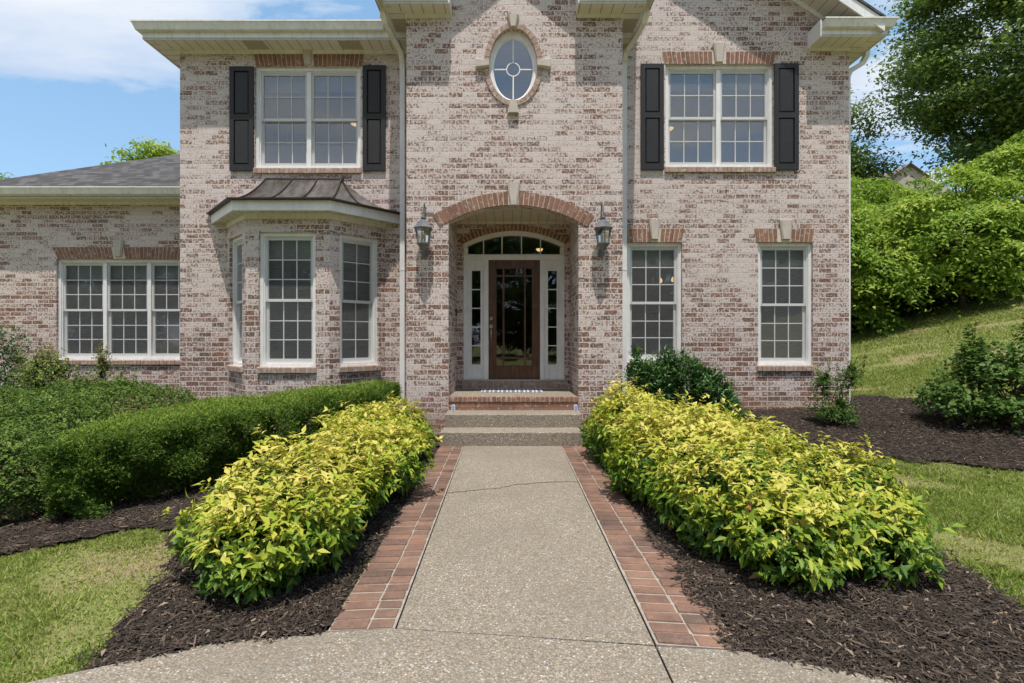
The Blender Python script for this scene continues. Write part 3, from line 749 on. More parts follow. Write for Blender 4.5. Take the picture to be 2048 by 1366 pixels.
g.mbox(M,OC[0]+rr,OC[0]+OA-.07,oz-w,oz+w,.106,.124); g.mbox(M,OC[0]-OA+.07,OC[0]-rr,oz-w,oz+w,.106,.124)
part(g,'grille',M_white,ovw)

# --- rectangular windows
def window(M,r,units,cols,rows,shade=None,glass=None,valance=True,sill=True,lintel=None,key=None,label=None):
    u0,u1,v0,v1=r; glass=glass or M_glass
    cs=MB(); c=.055
    for (a,b,p,q) in ((u0,u0+c,v0,v1),(u1-c,u1,v0,v1),(u0+c,u1-c,v1-c,v1),(u0+c,u1-c,v0,v0+c*.9)):
        cs.mbox(M,a,b,p,q,.05,.135)
    k=.018  # inner stop
    for (a,b,p,q) in ((u0+c,u0+c+k,v0+c,v1-c),(u1-c-k,u1-c,v0+c,v1-c),(u0+c+k,u1-c-k,v1-c-k,v1-c)):
        cs.mbox(M,a,b,p,q,.072,.19)
    mw=.075; iu0=u0+c+k; iu1=u1-c-k; uw=(iu1-iu0-mw*(units-1))/units
    for q in range(1,units):
        a=iu0+q*uw+(q-1)*mw
        cs.mbox(M,a,a+mw,v0+c*.9,v1-c-k,.058,.19)
    win=part(cs,'window',M_white)
    if label: win['label']=label
    for q in range(units):
        a=iu0+q*(uw+mw); b=a+uw; z0=v0+c*.9; z1=v1-c-k; zm=(z0+z1)/2
        for up in (1,0):
            d0=.092 if up else .128; st=.042; sa=MB()
            y0,y1=(zm-.022,z1) if up else (z0,zm+.02)
            rb=.045 if up else .075; rt=.05 if up else .042
            sa.mbox(M,a,a+st,y0,y1,d0,d0+.034); sa.mbox(M,b-st,b,y0,y1,d0,d0+.034)
            sa.mbox(M,a+st,b-st,y0,y0+rb,d0-(.006 if up else 0),d0+.034); sa.mbox(M,a+st,b-st,y1-rt,y1,d0,d0+.034)
            part(sa,'sash',M_sash,win)
            pa=MB(); pa.poly([M(a+st,y0+rb,d0+.018),M(b-st,y0+rb,d0+.018),M(b-st,y1-rt,d0+.018),M(a+st,y1-rt,d0+.018)])
            part(pa,'pane',glass,win)
            gr=MB(); gw=.0085
            for i in range(1,cols):
                x=a+st+(b-a-2*st)*i/cols; gr.mbox(M,x-gw,x+gw,y0+rb,y1-rt,d0+.007,d0+.013)
            for i in range(1,rows):
                z=y0+rb+(y1-rt-y0-rb)*i/rows; gr.mbox(M,a+st,b-st,z-gw,z+gw,d0+.0055,d0+.0145)
            part(gr,'grille',M_white,win)
        sc=MB(); sc.poly([M(a+.02,z0+.03,.089),M(b-.02,z0+.03,.089),M(b-.02,z1-.02,.089),M(a+.02,z1-.02,.089)]); part(sc,'insect_screen',M_screen,win)
        if valance:
            va=MB(); h=(z1-zm)*random.uniform(.30,.36)
            va.mbox(M,a,b,z1-h,z1+.03,.215,.235); part(va,'raised_blind',M_val,win)
        if shade:
            sh=MB(); sh.mbox(M,a-.04,b+.04,z0-.03,z1+.04,.26,.275); part(sh,'shade',shade,win)
    if sill:
        s=MB(); n=max(3,round((u1-u0+.04)/.078)); w=(u1-u0+.04)/n
        s.mbox(M,u0-.018,u1+.018,v0-.095,v0-.006,-.03,.11,1)
        for q in range(n):
            a=u0-.02+q*w; pr=-.045+random.uniform(-.003,.003)
            c8=[M(a+.004,v0-.098,pr),M(a+w-.004,v0-.098,pr),M(a+w-.004,v0-.098,.1),M(a+.004,v0-.098,.1),M(a+.004,v0-.018,pr),M(a+w-.004,v0-.018,pr),M(a+w-.004,v0-.002,.1),M(a+.004,v0-.002,.1)]
            s.hexa(c8,0,random.random())
        part(s,'sill',[M_sill,M_mortar],win)
    if lintel:
        la0,la1,lb0,lb1,z0,z1=lintel # bottom u0,u1 ; top u0,u1
        s=MB(); n=max(4,round((la1-la0)/.078)); kc,kw=(key[0],key[1]) if key else (1e9,0)
        s.mprism(M,[(la0,z0),(la1,z0),(lb1,z1),(lb0,z1)],-.004,.05,1)
        for q in range(n):
            t0=q/n; t1=(q+1)/n; g=.0075
            A=la0+(la1-la0)*t0+g; B=la0+(la1-la0)*t1-g; C=lb0+(lb1-lb0)*t1-g; D=lb0+(lb1-lb0)*t0+g
            if abs((A+B)/2-kc)<kw*.45: continue
            s.mprism(M,[(A,z0-.002),(B,z0-.002),(C,z1-.004),(D,z1-.004)],-.011+random.uniform(-.003,.003),.05,0,random.random())
        part(s,'lintel',[M_red,M_mortar],win)
    if key: keystone(M,key[0],key[2],key[3],key[1]*.62,key[1],.05,parent=win)
    return win
M=FM(YW); X=lambda p:PX(p,YW); Z=lambda p:PZ(p,YW)
window(M,W_UL,2,3,2,None,M_glass2,lintel=(X(512),X(725),X(506),X(729),W_UL[3]+.006,Z(104)),key=(X(616),.19,Z(130),Z(99)),label='upper left double window between two black shutters')
window(M,W_UR,2,3,2,None,M_glass2,lintel=(X(1329),X(1547),X(1324),X(1552),W_UR[3]+.006,Z(103)),key=(X(1437.5),.215,Z(126),Z(88)),label='upper right double window between two black shutters')
window(M,W_L1,1,3,3,None,lintel=(X(1250),X(1363),X(1246),X(1369),W_L1[3]+.006,Z(457)),key=(X(1308.5),.205,Z(479),Z(441)))
window(M,W_L2,1,3,3,M_shade,lintel=(X(1512),X(1624),X(1508),X(1629),W_L2[3]+.006,Z(457)),key=(X(1571),.23,Z(479),Z(441)))
M=FM(YG); X=lambda p:PX(p,YG); Z=lambda p:PZ(p,YG)
window(M,W_G,3,3,3,M_shade,lintel=(X(116),W_G[1]+.05,X(104),W_G[1]+.12,W_G[3]+.006,Z(494)),key=(X(238),.22,Z(513),Z(481)),label='triple window of the single-storey wing')

# --- bay window: three facets
ZBT=PZ(438,YF); bay=MB(); bm=.0
facets=[(BAY_A,(BX0,YF)),((BX0,YF),(BX1,YF)),((BX1,YF),BAY_B)]
fr_=(PX(521,YF+.06)-BX0,PX(634,YF+.06)-BX0)
zb0=PZ(733,YF+.06); zb1=PZ(465,YF+.06)
for k,(A,B) in enumerate(facets):
    L=math.hypot(B[0]-A[0],B[1]-A[1]); tx,ty=(B[0]-A[0])/L,(B[1]-A[1])/L
    Mf=(lambda A,tx,ty:(lambda u,v,d:(A[0]+tx*u-ty*d,A[1]+ty*u+tx*d,v)))(A,tx,ty)
    r=(fr_[0],fr_[1],zb0,zb1) if k==1 else ((L*.17,L*.88,zb0,zb1) if k==2 else (L*.12,L*.83,zb0,zb1))
    wallgrid(bay,Mf,0,L,-.4,3.62,[r])
    window(Mf,r,1,3 if k==1 else 2,3,M_shade)
part(bay,'bay_wall',M_brick)
# bay roof
YFA=8.29; FX0=PX(464,YFA); FX1=PX(659,YFA); FL=PX(422,YW); FR=PX(802,YW); z0=PZ(420.5,YFA); z1=PZ(399.5,YFA)
bf=MB(); outer=[(FL,YW),(FX0,YFA),(FX1,YFA),(FR,YW)]
bf.sweep(outer,[(0,z0),(0,z1),(.04,z1),(.04,z0)],1)
part(bf,'bay_fascia',M_white)
bs=MB(); inner=[BAY_A,(BX0,YF),(BX1,YF),BAY_B]
for k in range(3):
    bs.poly([(*outer[k],z0+.012),(*outer[k+1],z0+.012),(*inner[k+1],z0+.012),(*inner[k],z0+.012)][::-1])
part(bs,'bay_soffit',M_soffit)
bs=MB(); bs.sweep(inner,[(-.02,z0-.075),(-.02,z0+.01),(.012,z0+.01),(.012,z0-.075)],1); part(bs,'bay_frieze',M_fascia)
# concave metal roof
RT=[(PX(537,YW),YW),(PX(686,YW),YW)]; zr=PZ(362,YW)
ro=MB(); e=.03
base=[(FL-e,YW),(FX0-e*.5,YFA-e),(FX1+e*.5,YFA-e),(FR+e,YW)]; topp=[RT[0],RT[0],RT[1],RT[1]]
topp=[(RT[0][0],YW),(RT[0][0],YW-.10),(RT[1][0],YW-.10),(RT[1][0],YW)]
NS=10
def rp(b,tp,t,lift=0):
    h=t**1.75*.82+t*.18
    return (b[0]+(tp[0]-b[0])*t,b[1]+(tp[1]-b[1])*t,z1+.012+(zr-z1-.012)*h+lift)
for k in range(3):
    for q in range(NS):
        a,b=q/NS,(q+1)/NS
        ro.poly([rp(base[k],topp[k],a),rp(base[k+1],topp[k+1],a),rp(base[k+1],topp[k+1],b),rp(base[k],topp[k],b)])
ro.poly([rp(topp[k],topp[k],1) for k in range(4)])
roof=part(ro,'bay_roof',M_copper,smooth=True,weld=True)
def seam(b,tp): 
    s=MB(); pts=[rp(b,tp,q/NS,.008) for q in range(NS+1)]; s.tube(pts,.016,6); part(s,'seam',M_seam,roof)
for k in (1,2): seam(base[k],topp[k])
mixp=lambda a,b,t:(a[0]+(b[0]-a[0])*t,a[1]+(b[1]-a[1])*t)
for f1,f2 in ((.335,.335),(.665,.665)): seam(mixp(base[1],base[2],f1),mixp(topp[1],topp[2],f2+.02))
seam(mixp(base[2],base[3],.45),mixp(topp[2],topp[3],.3)); seam(mixp(base[0],base[1],.55),mixp(topp[0],topp[1],.7))
s=MB(); s.sweep(base,[(-.05,z1),(-.05,z1+.02),(.012,z1+.02),(.012,z1-.012)],1); s.tube([rp(topp[1],topp[1],1,.01),rp(topp[2],topp[2],1,.01)],.018,6)
s.box(RT[0][0]-.02,RT[1][0]+.02,YW-.03,YW-.002,zr,zr+.05)
part(s,'drip_edge',M_seam,roof)

# --- front door unit
MDd=lambda u,v,d:(u,YD+d,v)
PXd=lambda p:PX(p,YD+.05); PZd=lambda p:PZ(p,YD+.05)
zt0=PZd(520); fr=MB()
xs4=(DX0,DX0+.055,PXd(968),PXd(977),PXd(1080),PXd(1089),DX1-.055,DX1)
for a,b in ((DX0,DX0+.075),(PXd(967.5),PXd(977)),(PXd(1080),PXd(1088)),(DX1-.075,DX1)): fr.mbox(MDd,a,b,DZB,zt0+.0,.02,.16)
fr.mbox(MDd,DX0,DX1,zt0,zt0+.075,.012,.16)
fr.mbox(MDd,DX0-.01,DX1+.01,zt0+.075,zt0+.09,.0,.16)
# arched casing
def arch_strip(mb,M,x0,x1,zin,zout,d0,d1,n=28,m=0):
    for k in range(n):
        a=x0+(x1-x0)*k/n; b=x0+(x1-x0)*(k+1)/n
        mb.mprism(M,[(a,zin(a)),(b,zin(b)),(b,zout(b)),(a,zout(a))],d0,d1,m)
arch_strip(fr,MDd,DX0,DX1,lambda x:dz(x)-.085,lambda x:dz(x)-.002,.02,.16)
fr.mbox(MDd,DX0,DX0+.08,zt0+.09,dz(DX0)-.07,.022,.155); fr.mbox(MDd,DX1-.08,DX1,zt0+.09,dz(DX1)-.07,.022,.155)
frame=part(fr,'door_frame',M_white)
tr=MB(); tz0=zt0+.09
for p in (968,1005,1044,1082):
    x=PXd(p-1); tr.mbox(MDd,x-.01,x+.01,tz0,dz(x)-.08,.06,.09)
for a in (0,):
    tr.mbox(MDd,DX0+.08,DX1-.08,tz0,tz0+.02,.055,.1)
trn=part(tr,'transom',M_white)
tg=MB(); pts=[(DX0+.08,tz0),(DX1-.08,tz0)]+[(DX1-.08-(DX1-DX0-.16)*k/24,dz(DX1-.08-(DX1-DX0-.16)*k/24)-.08) for k in range(25)]
tg.poly([MDd(u,v,.075) for u,v in pts]); part(tg,'pane',M_gdoor,trn)
for (a,b,g0,g1) in ((DX0+.075,PXd(967.5),943.5,961),(PXd(1088),DX1-.075,1096,1113.5)):
    sl=MB(); ga,gb=PXd(g0),PXd(g1); za,zb=PZd(729),PZd(541.5)
    for q in ((a,ga,DZB,zt0),(gb,b,DZB,zt0),(ga,gb,DZB,za),(ga,gb,zb,zt0)): sl.mbox(MDd,*q,.05,.11)
    rw=.022
    for q in ((ga-rw-.012,ga-.002,za-.03,zb+.03),(gb+.002,gb+rw+.012,za-.03,zb+.03),(ga-.002,gb+.002,zb+.002,zb+.03),(ga-.002,gb+.002,za-.03,za-.002)): sl.mbox(MDd,*q,.036,.06)
    for k in range(1,5):
        z=za+(zb-za)*k/5; sl.mbox(MDd,ga,gb,z-.009,z+.009,.06,.085)
    s=part(sl,'sidelight',M_white); g=MB(); g.poly([MDd(ga,za,.075),MDd(gb,za,.075),MDd(gb,zb,.075),MDd(ga,zb,.075)]); part(g,'pane',M_gdoor,s)
d0x,d1x=PXd(977),PXd(1080); dzb=PZd(758.5); gx0,gx1,gz0,gz1=PXd(991.5),PXd(1065.5),PZd(732.5),PZd(535.5)
do=MB()
for q in ((d0x,gx0,dzb,zt0),(gx1,d1x,dzb,zt0),(gx0,gx1,dzb,gz0),(gx0,gx1,gz1,zt0)): do.mbox(MDd,*q,.065,.11)
for p in (1007,1050):
    x=PXd(p); do.mbox(MDd,x-.016,x+.016,gz0,gz1,.071,.1)
for p in (551.5,716):
    z=PZd(p); do.mbox(MDd,gx0,gx1,z-.016,z+.016,.069,.102)
for q in ((gx0,gx0+.014,gz0,gz1),(gx1-.014,gx1,gz0,gz1),(gx0,gx1,gz0,gz0+.014),(gx0,gx1,gz1-.014,gz1)): do.mbox(MDd,*q,.058,.075)
door=part(do,'front_door',M_wood)
g=MB(); g.poly([MDd(gx0,gz0,.085),MDd(gx1,gz0,.085),MDd(gx1,gz1,.085),MDd(gx0,gz1,.085)]); part(g,'pane',M_gdoor,door)
hd=MB(); hx=PXd(982.3)
hd.lathe((0,0,0),[(.0,0)],3) if False else None
def disc(mb,x,z,r,d0,d1,n=16):
    mb.mprism(MDd,[(x+r*math.cos(2*math.pi*k/n),z+r*1.25*math.sin(2*math.pi*k/n)) for k in range(n)],d0,d1)
disc(hd,hx,PZd(637),.03,.045,.066); disc(hd,hx,PZd(637),.016,.03,.05); part(hd,'deadbolt',M_nickel,door); hd=MB()
disc(hd,hx,PZd(653),.032,.045,.066)
hd.tube([MDd(hx,PZd(656),.05),MDd(hx,PZd(660),.02),MDd(hx,PZd(667),.008),MDd(hx,PZd(675),.015),MDd(hx,PZd(680),.045),MDd(hx,PZd(683),.06)],[.008,.009,.012,.012,.009,.006],8)
part(hd,'handle',M_nickel,door,smooth=True)
th_=MB(); th_.box(DX0-.02,DX1+.02,YD-.03,YD+.12,DZB-.022,DZB); part(th_,'threshold',M_edgecon)
th_=MB(); nbk=20
th_.box(DX0-.03,DX1+.03,YD-.012,YD+.05,ZF,DZB-.022,1)
for k in range(nbk):
    a=DX0-.03+(DX1-DX0+.06)*k/nbk+.004; b=DX0-.03+(DX1-DX0+.06)*(k+1)/nbk-.004
    th_.box(a,b,YD-.02,YD+.05,ZF+.02,DZB-.03,0,random.random())
part(th_,'threshold_bricks',[M_sill,M_mortar])

# --- dark rooms behind the glass
def room(x0,x1,y0,y1,z0,z1,name='interior_room'):
    m=MB()
    m.poly([(x0,y0,z0),(x1,y0,z0),(x1,y1,z0),(x0,y1,z0)]); m.poly([(x0,y0,z1),(x0,y1,z1),(x1,y1,z1),(x1,y0,z1)])
    m.poly([(x0,y1,z0),(x1,y1,z0),(x1,y1,z1),(x0,y1,z1)]); m.poly([(x0,y0,z0),(x0,y1,z0),(x0,y1,z1),(x0,y0,z1)]); m.poly([(x1,y0,z0),(x1,y0,z1),(x1,y1,z1),(x1,y1,z0)])
    part(m,name,M_room)
room(-5.6,-1.9,9.52,13,3.7,6.35); room(2.0,5.75,9.52,13,3.7,6.35); room(1.95,3.6,9.52,13,.7,3.5); room(-1.2,1.3,YD+.2,14.5,.75,3.72)
room(-1.3,1.4,YB+.3,11,4.0,6.8)

# --- shutters
def shutter(x0,x1,y0,y1):
    Y=YW-.045; u0,u1,v0,v1=PX(x0,Y),PX(x1,Y),PZ(y1,Y),PZ(y0,Y); s=MB(); Ms=FM(Y)
    w=.075; vm=(v0+v1)/2
    for q in ((u0,u0+w,v0,v1),(u1-w,u1,v0,v1),(u0+w,u1-w,v0,v0+.11),(u0+w,u1-w,v1-.08,v1),(u0+w,u1-w,vm-.02,vm+.075)): s.mbox(Ms,*q,0,.04)
    sh=part(s,'shutter',M_black)
    for a,b in ((v0+.11,vm-.02),(vm+.075,v1-.08)):
        p=MB(); A=(u0+w,u1-w,a,b); i=.028
        o=[(A[0],A[2]),(A[1],A[2]),(A[1],A[3]),(A[0],A[3])]; n_=[(A[0]+i,A[2]+i),(A[1]-i,A[2]+i),(A[1]-i,A[3]-i),(A[0]+i,A[3]-i)]
        p.poly([Ms(u,v,.004) for u,v in n_])
        for k in range(4):
            k2=(k+1)%4; p.poly([Ms(*o[k],.03),Ms(*o[k2],.03),Ms(*n_[k2],.004),Ms(*n_[k],.004)])
        part(p,'raised_panel',M_black,sh)
shutter(458.5,506,132.5,341); shutter(725,770.5,130,341); shutter(1282,1328,127,339); shutter(1549.5,1598,126.5,339.5)

# --- eaves, gutters, roofs
def gutter_prof(o,zt,h=.135):
    return [(o,zt-h),(o,zt),(o+.012,zt),(o+.012,zt-.02),(o+.105,zt-.02),(o+.105,zt),(o+.125,zt),(o+.125,zt-.022),(o+.112,zt-.03),(o+.095,zt-.075),(o+.075,zt-h)]
def eave(path,side,zs,zg,ov,caps=True,frieze=.06,gpath=None):
    s=MB(); s.sweep(path,[(-.01,zs),(-.01,zs+.012),(ov,zs+.012),(ov,zs)],side); so=part(s,'soffit',M_soffit)
    s=MB(); s.sweep(path,[(ov-.02,zs-.012),(ov-.02,zg),(ov,zg),(ov,zs-.012)],side)
    s.sweep(path,[(0.001,zs-frieze),(0.001,zs),(.022,zs),(.022,zs-frieze)],side); part(s,'fascia',M_fascia)
    s=MB(); s.sweep(gpath or path,gutter_prof(ov,zg),side); part(s,'gutter',M_fascia)
    return so
ZLs=PZ(102,YW); zLg=PZ(40,YW-.5)
so=eave([(XL,20),(XL,YW),(XBL,YW)],-1,ZLs,zLg,.39,gpath=[(XL,20),(XL,YW),(-2.16,YW)])
for a in (-4.62,-2.98):
    s=MB(); s.box(a,a+.36,YW-.33,YW-.06,ZLs-.004,ZLs-.001); part(s,'vent',M_vent,so)
ZRs=PZ(96,YW); zRg=PZ(34,YW-.5)
so=eave([(PX(1617,YW),YW),(XR,YW),(XR,20)],-1,ZRs,zRg,.39)
s=MB(); xe=PX(1617,YW); s.box(xe-.02,xe+.0,YW-.395,YW,ZRs-.02,zRg+.02); part(s,'return_end',M_white)
s=MB(); s.poly([(xe,YW-.5,zRg-.01),(XR+.5,YW-.5,zRg-.01),(XR+.5,YW,zRg+.06),(xe,YW,zRg+.06)]); part(s,'return_roof',M_shingle)
ZBs=PZ(29,YB); zBg=ZBs+.22; ret=.72
for sg,xc,xi in ((-1,XBL,PX(901,YB)),(1,XBR,PX(1154,YB))):
    path=[(xi,YB),(xc,YB),(xc,YW+.3)]
    so=eave(path,1 if sg<0 else -1,ZBs,zBg,.31)
    s=MB(); a=xc+sg*.05; s.box(min(a,a+sg*.22),max(a,a+sg*.22),YB+.12,YB+.5,ZBs-.004,ZBs-.001); part(s,'vent',M_vent,so)
    s=MB(); s.box(min(xi,xi-sg*.02),max(xi,xi-sg*.02),YB-.315,YB,ZBs-.01,zBg+.02); part(s,'return_end',M_white)
ZGs=PZ(404,YG); zGg=PZ(373,YG-.5)
eave([(XG0,20),(XG0,YG),(XL,YG)],-1,ZGs,zGg,.39)
# wing hip roof
s=MB(); hx,hy=XG0-.46,YG-.46; p=.583; run=4.6
A=(hx,hy,zGg+.0); Bq=(XL,hy,zGg); C=(XL,hy+run,zGg+run*p); D=(hx+run,hy+run,zGg+run*p)
def slope_uv(pts,org,du): # u along horizontal du, v up the slope
    du=Vector(du).normalized(); out=[]
    for q in pts:
        r=Vector(q)-Vector(org); u=r.dot(du); w=r-du*u; out.append((u,w.length))
    return out
f=[A,Bq,C,D]; s.poly(f,0,slope_uv(f,A,(1,0,0)))
E=(hx,hy+run*2,zGg); f=[E,A,D]; s.poly(f,0,slope_uv(f,E,(0,-1,0)))
Fq=(XL,hy+run*2,zGg); f=[Fq,E,D,C]; s.poly(f,0,slope_uv(f,Fq,(-1,0,0)))
part(s,'wing_roof',M_shingle)
# main roof (hip) and two front gables
s=MB(); x0,x1,y0,y1=XL-.48,XR+.48,YW-.46,20.5; zz=6.83; run=4.6; p=.5
f=[(x0,y0,zz),(XBL-.2,y0,zz),(XBL-.2,y0+run,zz+run*p),(x0+run,y0+run,zz+run*p)]; s.poly(f,0,slope_uv(f,f[0],(1,0,0)))
f=[(x0,y0+2*run,zz),(x0,y0,zz),(x0+run,y0+run,zz+run*p)]; s.poly(f,0,slope_uv(f,f[0],(0,-1,0)))
f=[(XBL-.2,YW+.8,zz+.8*p),(XR,YW+.8,zz+.8*p),(XR-2,y0+run,zz+run*p),(XBL-.2,y0+run,zz+run*p)]; s.poly(f,0,slope_uv(f,f[0],(1,0,0)))
f=[(x1,y0+2*run,zz),(x0,y0+2*run,zz),(x0+run,y0+run,zz+run*p),(x1-run,y0+run,zz+run*p)]; s.poly(f,0,slope_uv(f,f[0],(-1,0,0)))
part(s,'roof',M_shingle)
def gable(xc,hw,zo,yf,yb,yin,p=.667,cut=0):
    # hw: half width to the drip edge, zo: top height at the drip edge
    for sg in (-1,1):
        s=MB(); e=(xc+sg*hw,zo); r=(xc,zo+hw*p); th=.05
        if cut and sg<0: e=(xc-cut,r[1]-cut*p)
        f=[(e[0],yf-.02,e[1]),(e[0],yb,e[1]),(r[0],yb,r[1]),(r[0],yf-.02,r[1])]; s.poly(f if sg<0 else f[::-1],0,slope_uv(f if sg<0 else f[::-1],f[0],(0,1,0)))
        s.poly([(e[0],yf-.02,e[1]-th),(e[0],yf-.02,e[1]),(r[0],yf-.02,r[1]),(r[0],yf-.02,r[1]-th)],0)
        s.poly([(e[0],yf-.02,e[1]-th),(e[0],yb,e[1]-th),(e[0],yb,e[1]),(e[0],yf-.02,e[1])],0)
        part(s,'gable_roof',M_shingle)
        s=MB(); i=.30
        e2=(xc+sg*(hw-i*.0),zo-th)
        # rake board
        a0=(e[0],e[1]-th); b0=(r[0],r[1]-th)
        s.hexa([(a0[0],yf,a0[1]-.20),(b0[0],yf,b0[1]-.20),(b0[0],yf+.03,b0[1]-.20),(a0[0],yf+.03,a0[1]-.20),(a0[0],yf,a0[1]),(b0[0],yf,b0[1]),(b0[0],yf+.03,b0[1]),(a0[0],yf+.03,a0[1])])
        s.hexa([(a0[0],yin-.03,a0[1]-.27),(b0[0],yin-.03,b0[1]-.27),(b0[0],yin-.004,b0[1]-.27),(a0[0],yin-.004,a0[1]-.27),(a0[0],yin-.03,a0[1]-.18),(b0[0],yin-.03,b0[1]-.18),(b0[0],yin-.004,b0[1]-.18),(a0[0],yin-.004,a0[1]-.18)])
        part(s,'rake_board',M_white)
        s=MB(); L=math.hypot(a0[0]-b0[0],a0[1]-b0[1])
        f=[(a0[0],yf+.02,a0[1]-.185),(b0[0],yf+.02,b0[1]-.185),(b0[0],yin,b0[1]-.185),(a0[0],yin,a0[1]-.185)]
        s.poly(f,0,[(0,0),(L,0),(L,.4),(0,.4)]); part(s,'rake_soffit',M_soffit)
gable(GX,PX(1770,YW-.48)-GX,PZ(32,YW-.48),YW-.48,14,YW,cut=3.55)
gable(GB,(XBR-GB)+.42,zBg+.03,YB-.43,13,YB,p=.8)

# --- downspouts
def downspout(pts,hx=.042,hy=.03,straps=()):
    s=MB(); s.rtube(pts,hx,hy); d=part(s,'downspout',M_white)
    for z in straps:
        b=MB(); x,y=pts[-1][0],pts[-1][1]; b.box(x-hx-.004,x+hx+.004,y-hy-.004,y+hy+.004,z-.015,z+.015); part(b,'strap',M_white,d)
xl=PX(805,YW-.07); xr=PX(1248.5,YW-.07)
downspout([(XBL-.37,YB-.05,ZBs+.1),(XBL-.37,YB-.04,ZBs+.0),(XBL-.36,YB+.05,ZBs-.09),(XBL-.30,YB+.4,ZBs-.14),(xl,YW-.22,ZBs-.24),(xl,YW-.1,ZBs-.36),(xl,YW-.07,ZBs-.5),(xl,YW-.07,.25)],straps=(5.6,2.75))
downspout([(XBR+.37,YB-.05,ZBs+.1),(XBR+.37,YB-.04,ZBs+.0),(XBR+.36,YB+.05,ZBs-.09),(XBR+.30,YB+.4,ZBs-.14),(xr,YW-.22,ZBs-.24),(xr,YW-.1,ZBs-.36),(xr,YW-.07,ZBs-.5),(xr,YW-.07,.35)],straps=(5.6,2.75))
downspout([(XR+.42,YW+.15,zRg-.1),(XR+.42,YW+.18,zRg-.3),(XR+.36,YW+.2,zRg-.42),(XR+.14,YW+.2,zRg-.55),(XR+.085,YW+.2,zRg-.68),(XR+.085,YW+.2,.3)],.04,.05)

# ------------------------------------------------------------------ lanterns and small things
def lantern(px,label):
    Y=YB; x=PX(px,Y-.2); z0=PZ(513,Y-.1); z1=PZ(405,Y-.12)
    t=thing('wall_lantern',label,'lantern',(x,Y,z0),'lanterns on the entry wall'); o=t.location
    B=lambda mb,n,m,p=None,**k: mb.build(n,m,p or t,org=o,**k)
    cy=Y-.2; zb=z0+.0
    s=MB(); s.lathe((0,0,0),[(.01,-.0)],3) if False else None
    H=z1-z0
    # wall plate + brace at the bottom
    s.mprism(FM(Y-.022),[(x+.055*math.cos(2*math.pi*k/14),zb+.07+.085*math.sin(2*math.pi*k/14)) for k in range(14)],0,.022)
    s.tube([(x,Y-.01,zb+.07),(x,Y-.07,zb+.03),(x,Y-.14,zb+.035),(x,cy,zb+.07)],[.016,.016,.014,.014],8); B(s,'wall_plate',M_pewter,smooth=False)
    # scroll arm above
    s=MB(); pts=[]
    zt=zb+H*.69
    for k in range(15):
        a=math.pi*(1.02-k/14*1.02); pts.append((x,cy+.075+.085*math.cos(a)*-1 if False else cy+.09+.09*math.cos(math.pi*k/14*1.0+math.pi),zt+.10+.15*math.sin(math.pi*k/14)))
    pts=[(x,cy,zt-.02)]+pts+[(x,cy+.18,zt-.06),(x,cy+.19,zb+.3),(x,cy+.18,zb+.12)]
    s.tube(pts,.011,8); s.tube([(x,cy,zt-.02),(x,cy,zt+.06)],[.03,.012],10); B(s,'arm',M_pewter,smooth=True)
    s=MB(); s.lathe((x,cy,zb),[(.155,H*.485),(.16,H*.505),(.135,H*.53),(.105,H*.575),(.085,H*.62),(.05,H*.65),(.02,H*.665)],6,rot=math.pi/6)
    s.lathe((x,cy,zb),[(.018,H*.66),(.04,H*.69),(.04,H*.70),(.012,H*.72)],10); B(s,'lamp_roof',M_pewter)
    s=MB()
    ztop,zbot=H*.488,H*.225; r1,r0=.128,.092
    for k in range(6):
        a=math.pi/6+k*math.pi/3; c,sn=math.cos(a),math.sin(a)
        s.tube([(x+r0*c,cy+r0*sn,zb+zbot),(x+r1*c,cy+r1*sn,zb+ztop)],.0085,6)
    s.lathe((x,cy,zb),[(.05,H*.12),(.07,H*.16),(.108,H*.205),(.112,H*.225),(.09,H*.24)],6,rot=math.pi/6)
    s.lathe((x,cy,zb),[(.008,.04),(.022,.055),(.022,.075),(.05,H*.12)],8)
    B(s,'cage',M_pewter)
    s=MB()
    for k in range(6):
        a=math.pi/6+k*math.pi/3; b=a+math.pi/3; q=.97
        s.poly([(x+r0*q*math.cos(a),cy+r0*q*math.sin(a),zb+zbot),(x+r0*q*math.cos(b),cy+r0*q*math.sin(b),zb+zbot),(x+r1*q*math.cos(b),cy+r1*q*math.sin(b),zb+ztop),(x+r1*q*math.cos(a),cy+r1*q*math.sin(a),zb+ztop)])
    B(s,'glass',M_glamp)
    for dx in (-.03,.03):
        s=MB(); s.lathe((x+dx,cy,zb),[(.011,H*.24),(.011,H*.33),(.016,H*.35),(.013,H*.39),(.003,H*.425)],8); B(s,'bulb',M_bulb,smooth=True)
lantern(846.5,'pewter wall lantern on the brick left of the arched entry'); lantern(1206.5,'pewter wall lantern on the brick right of the arched entry')
s=MB(); s.box(-.545,.535,9.16,9.62,ZF-.003,ZF+.009); tag(s.build('doormat',M_mat),'blue-grey and white striped doormat on the porch floor','doormat')
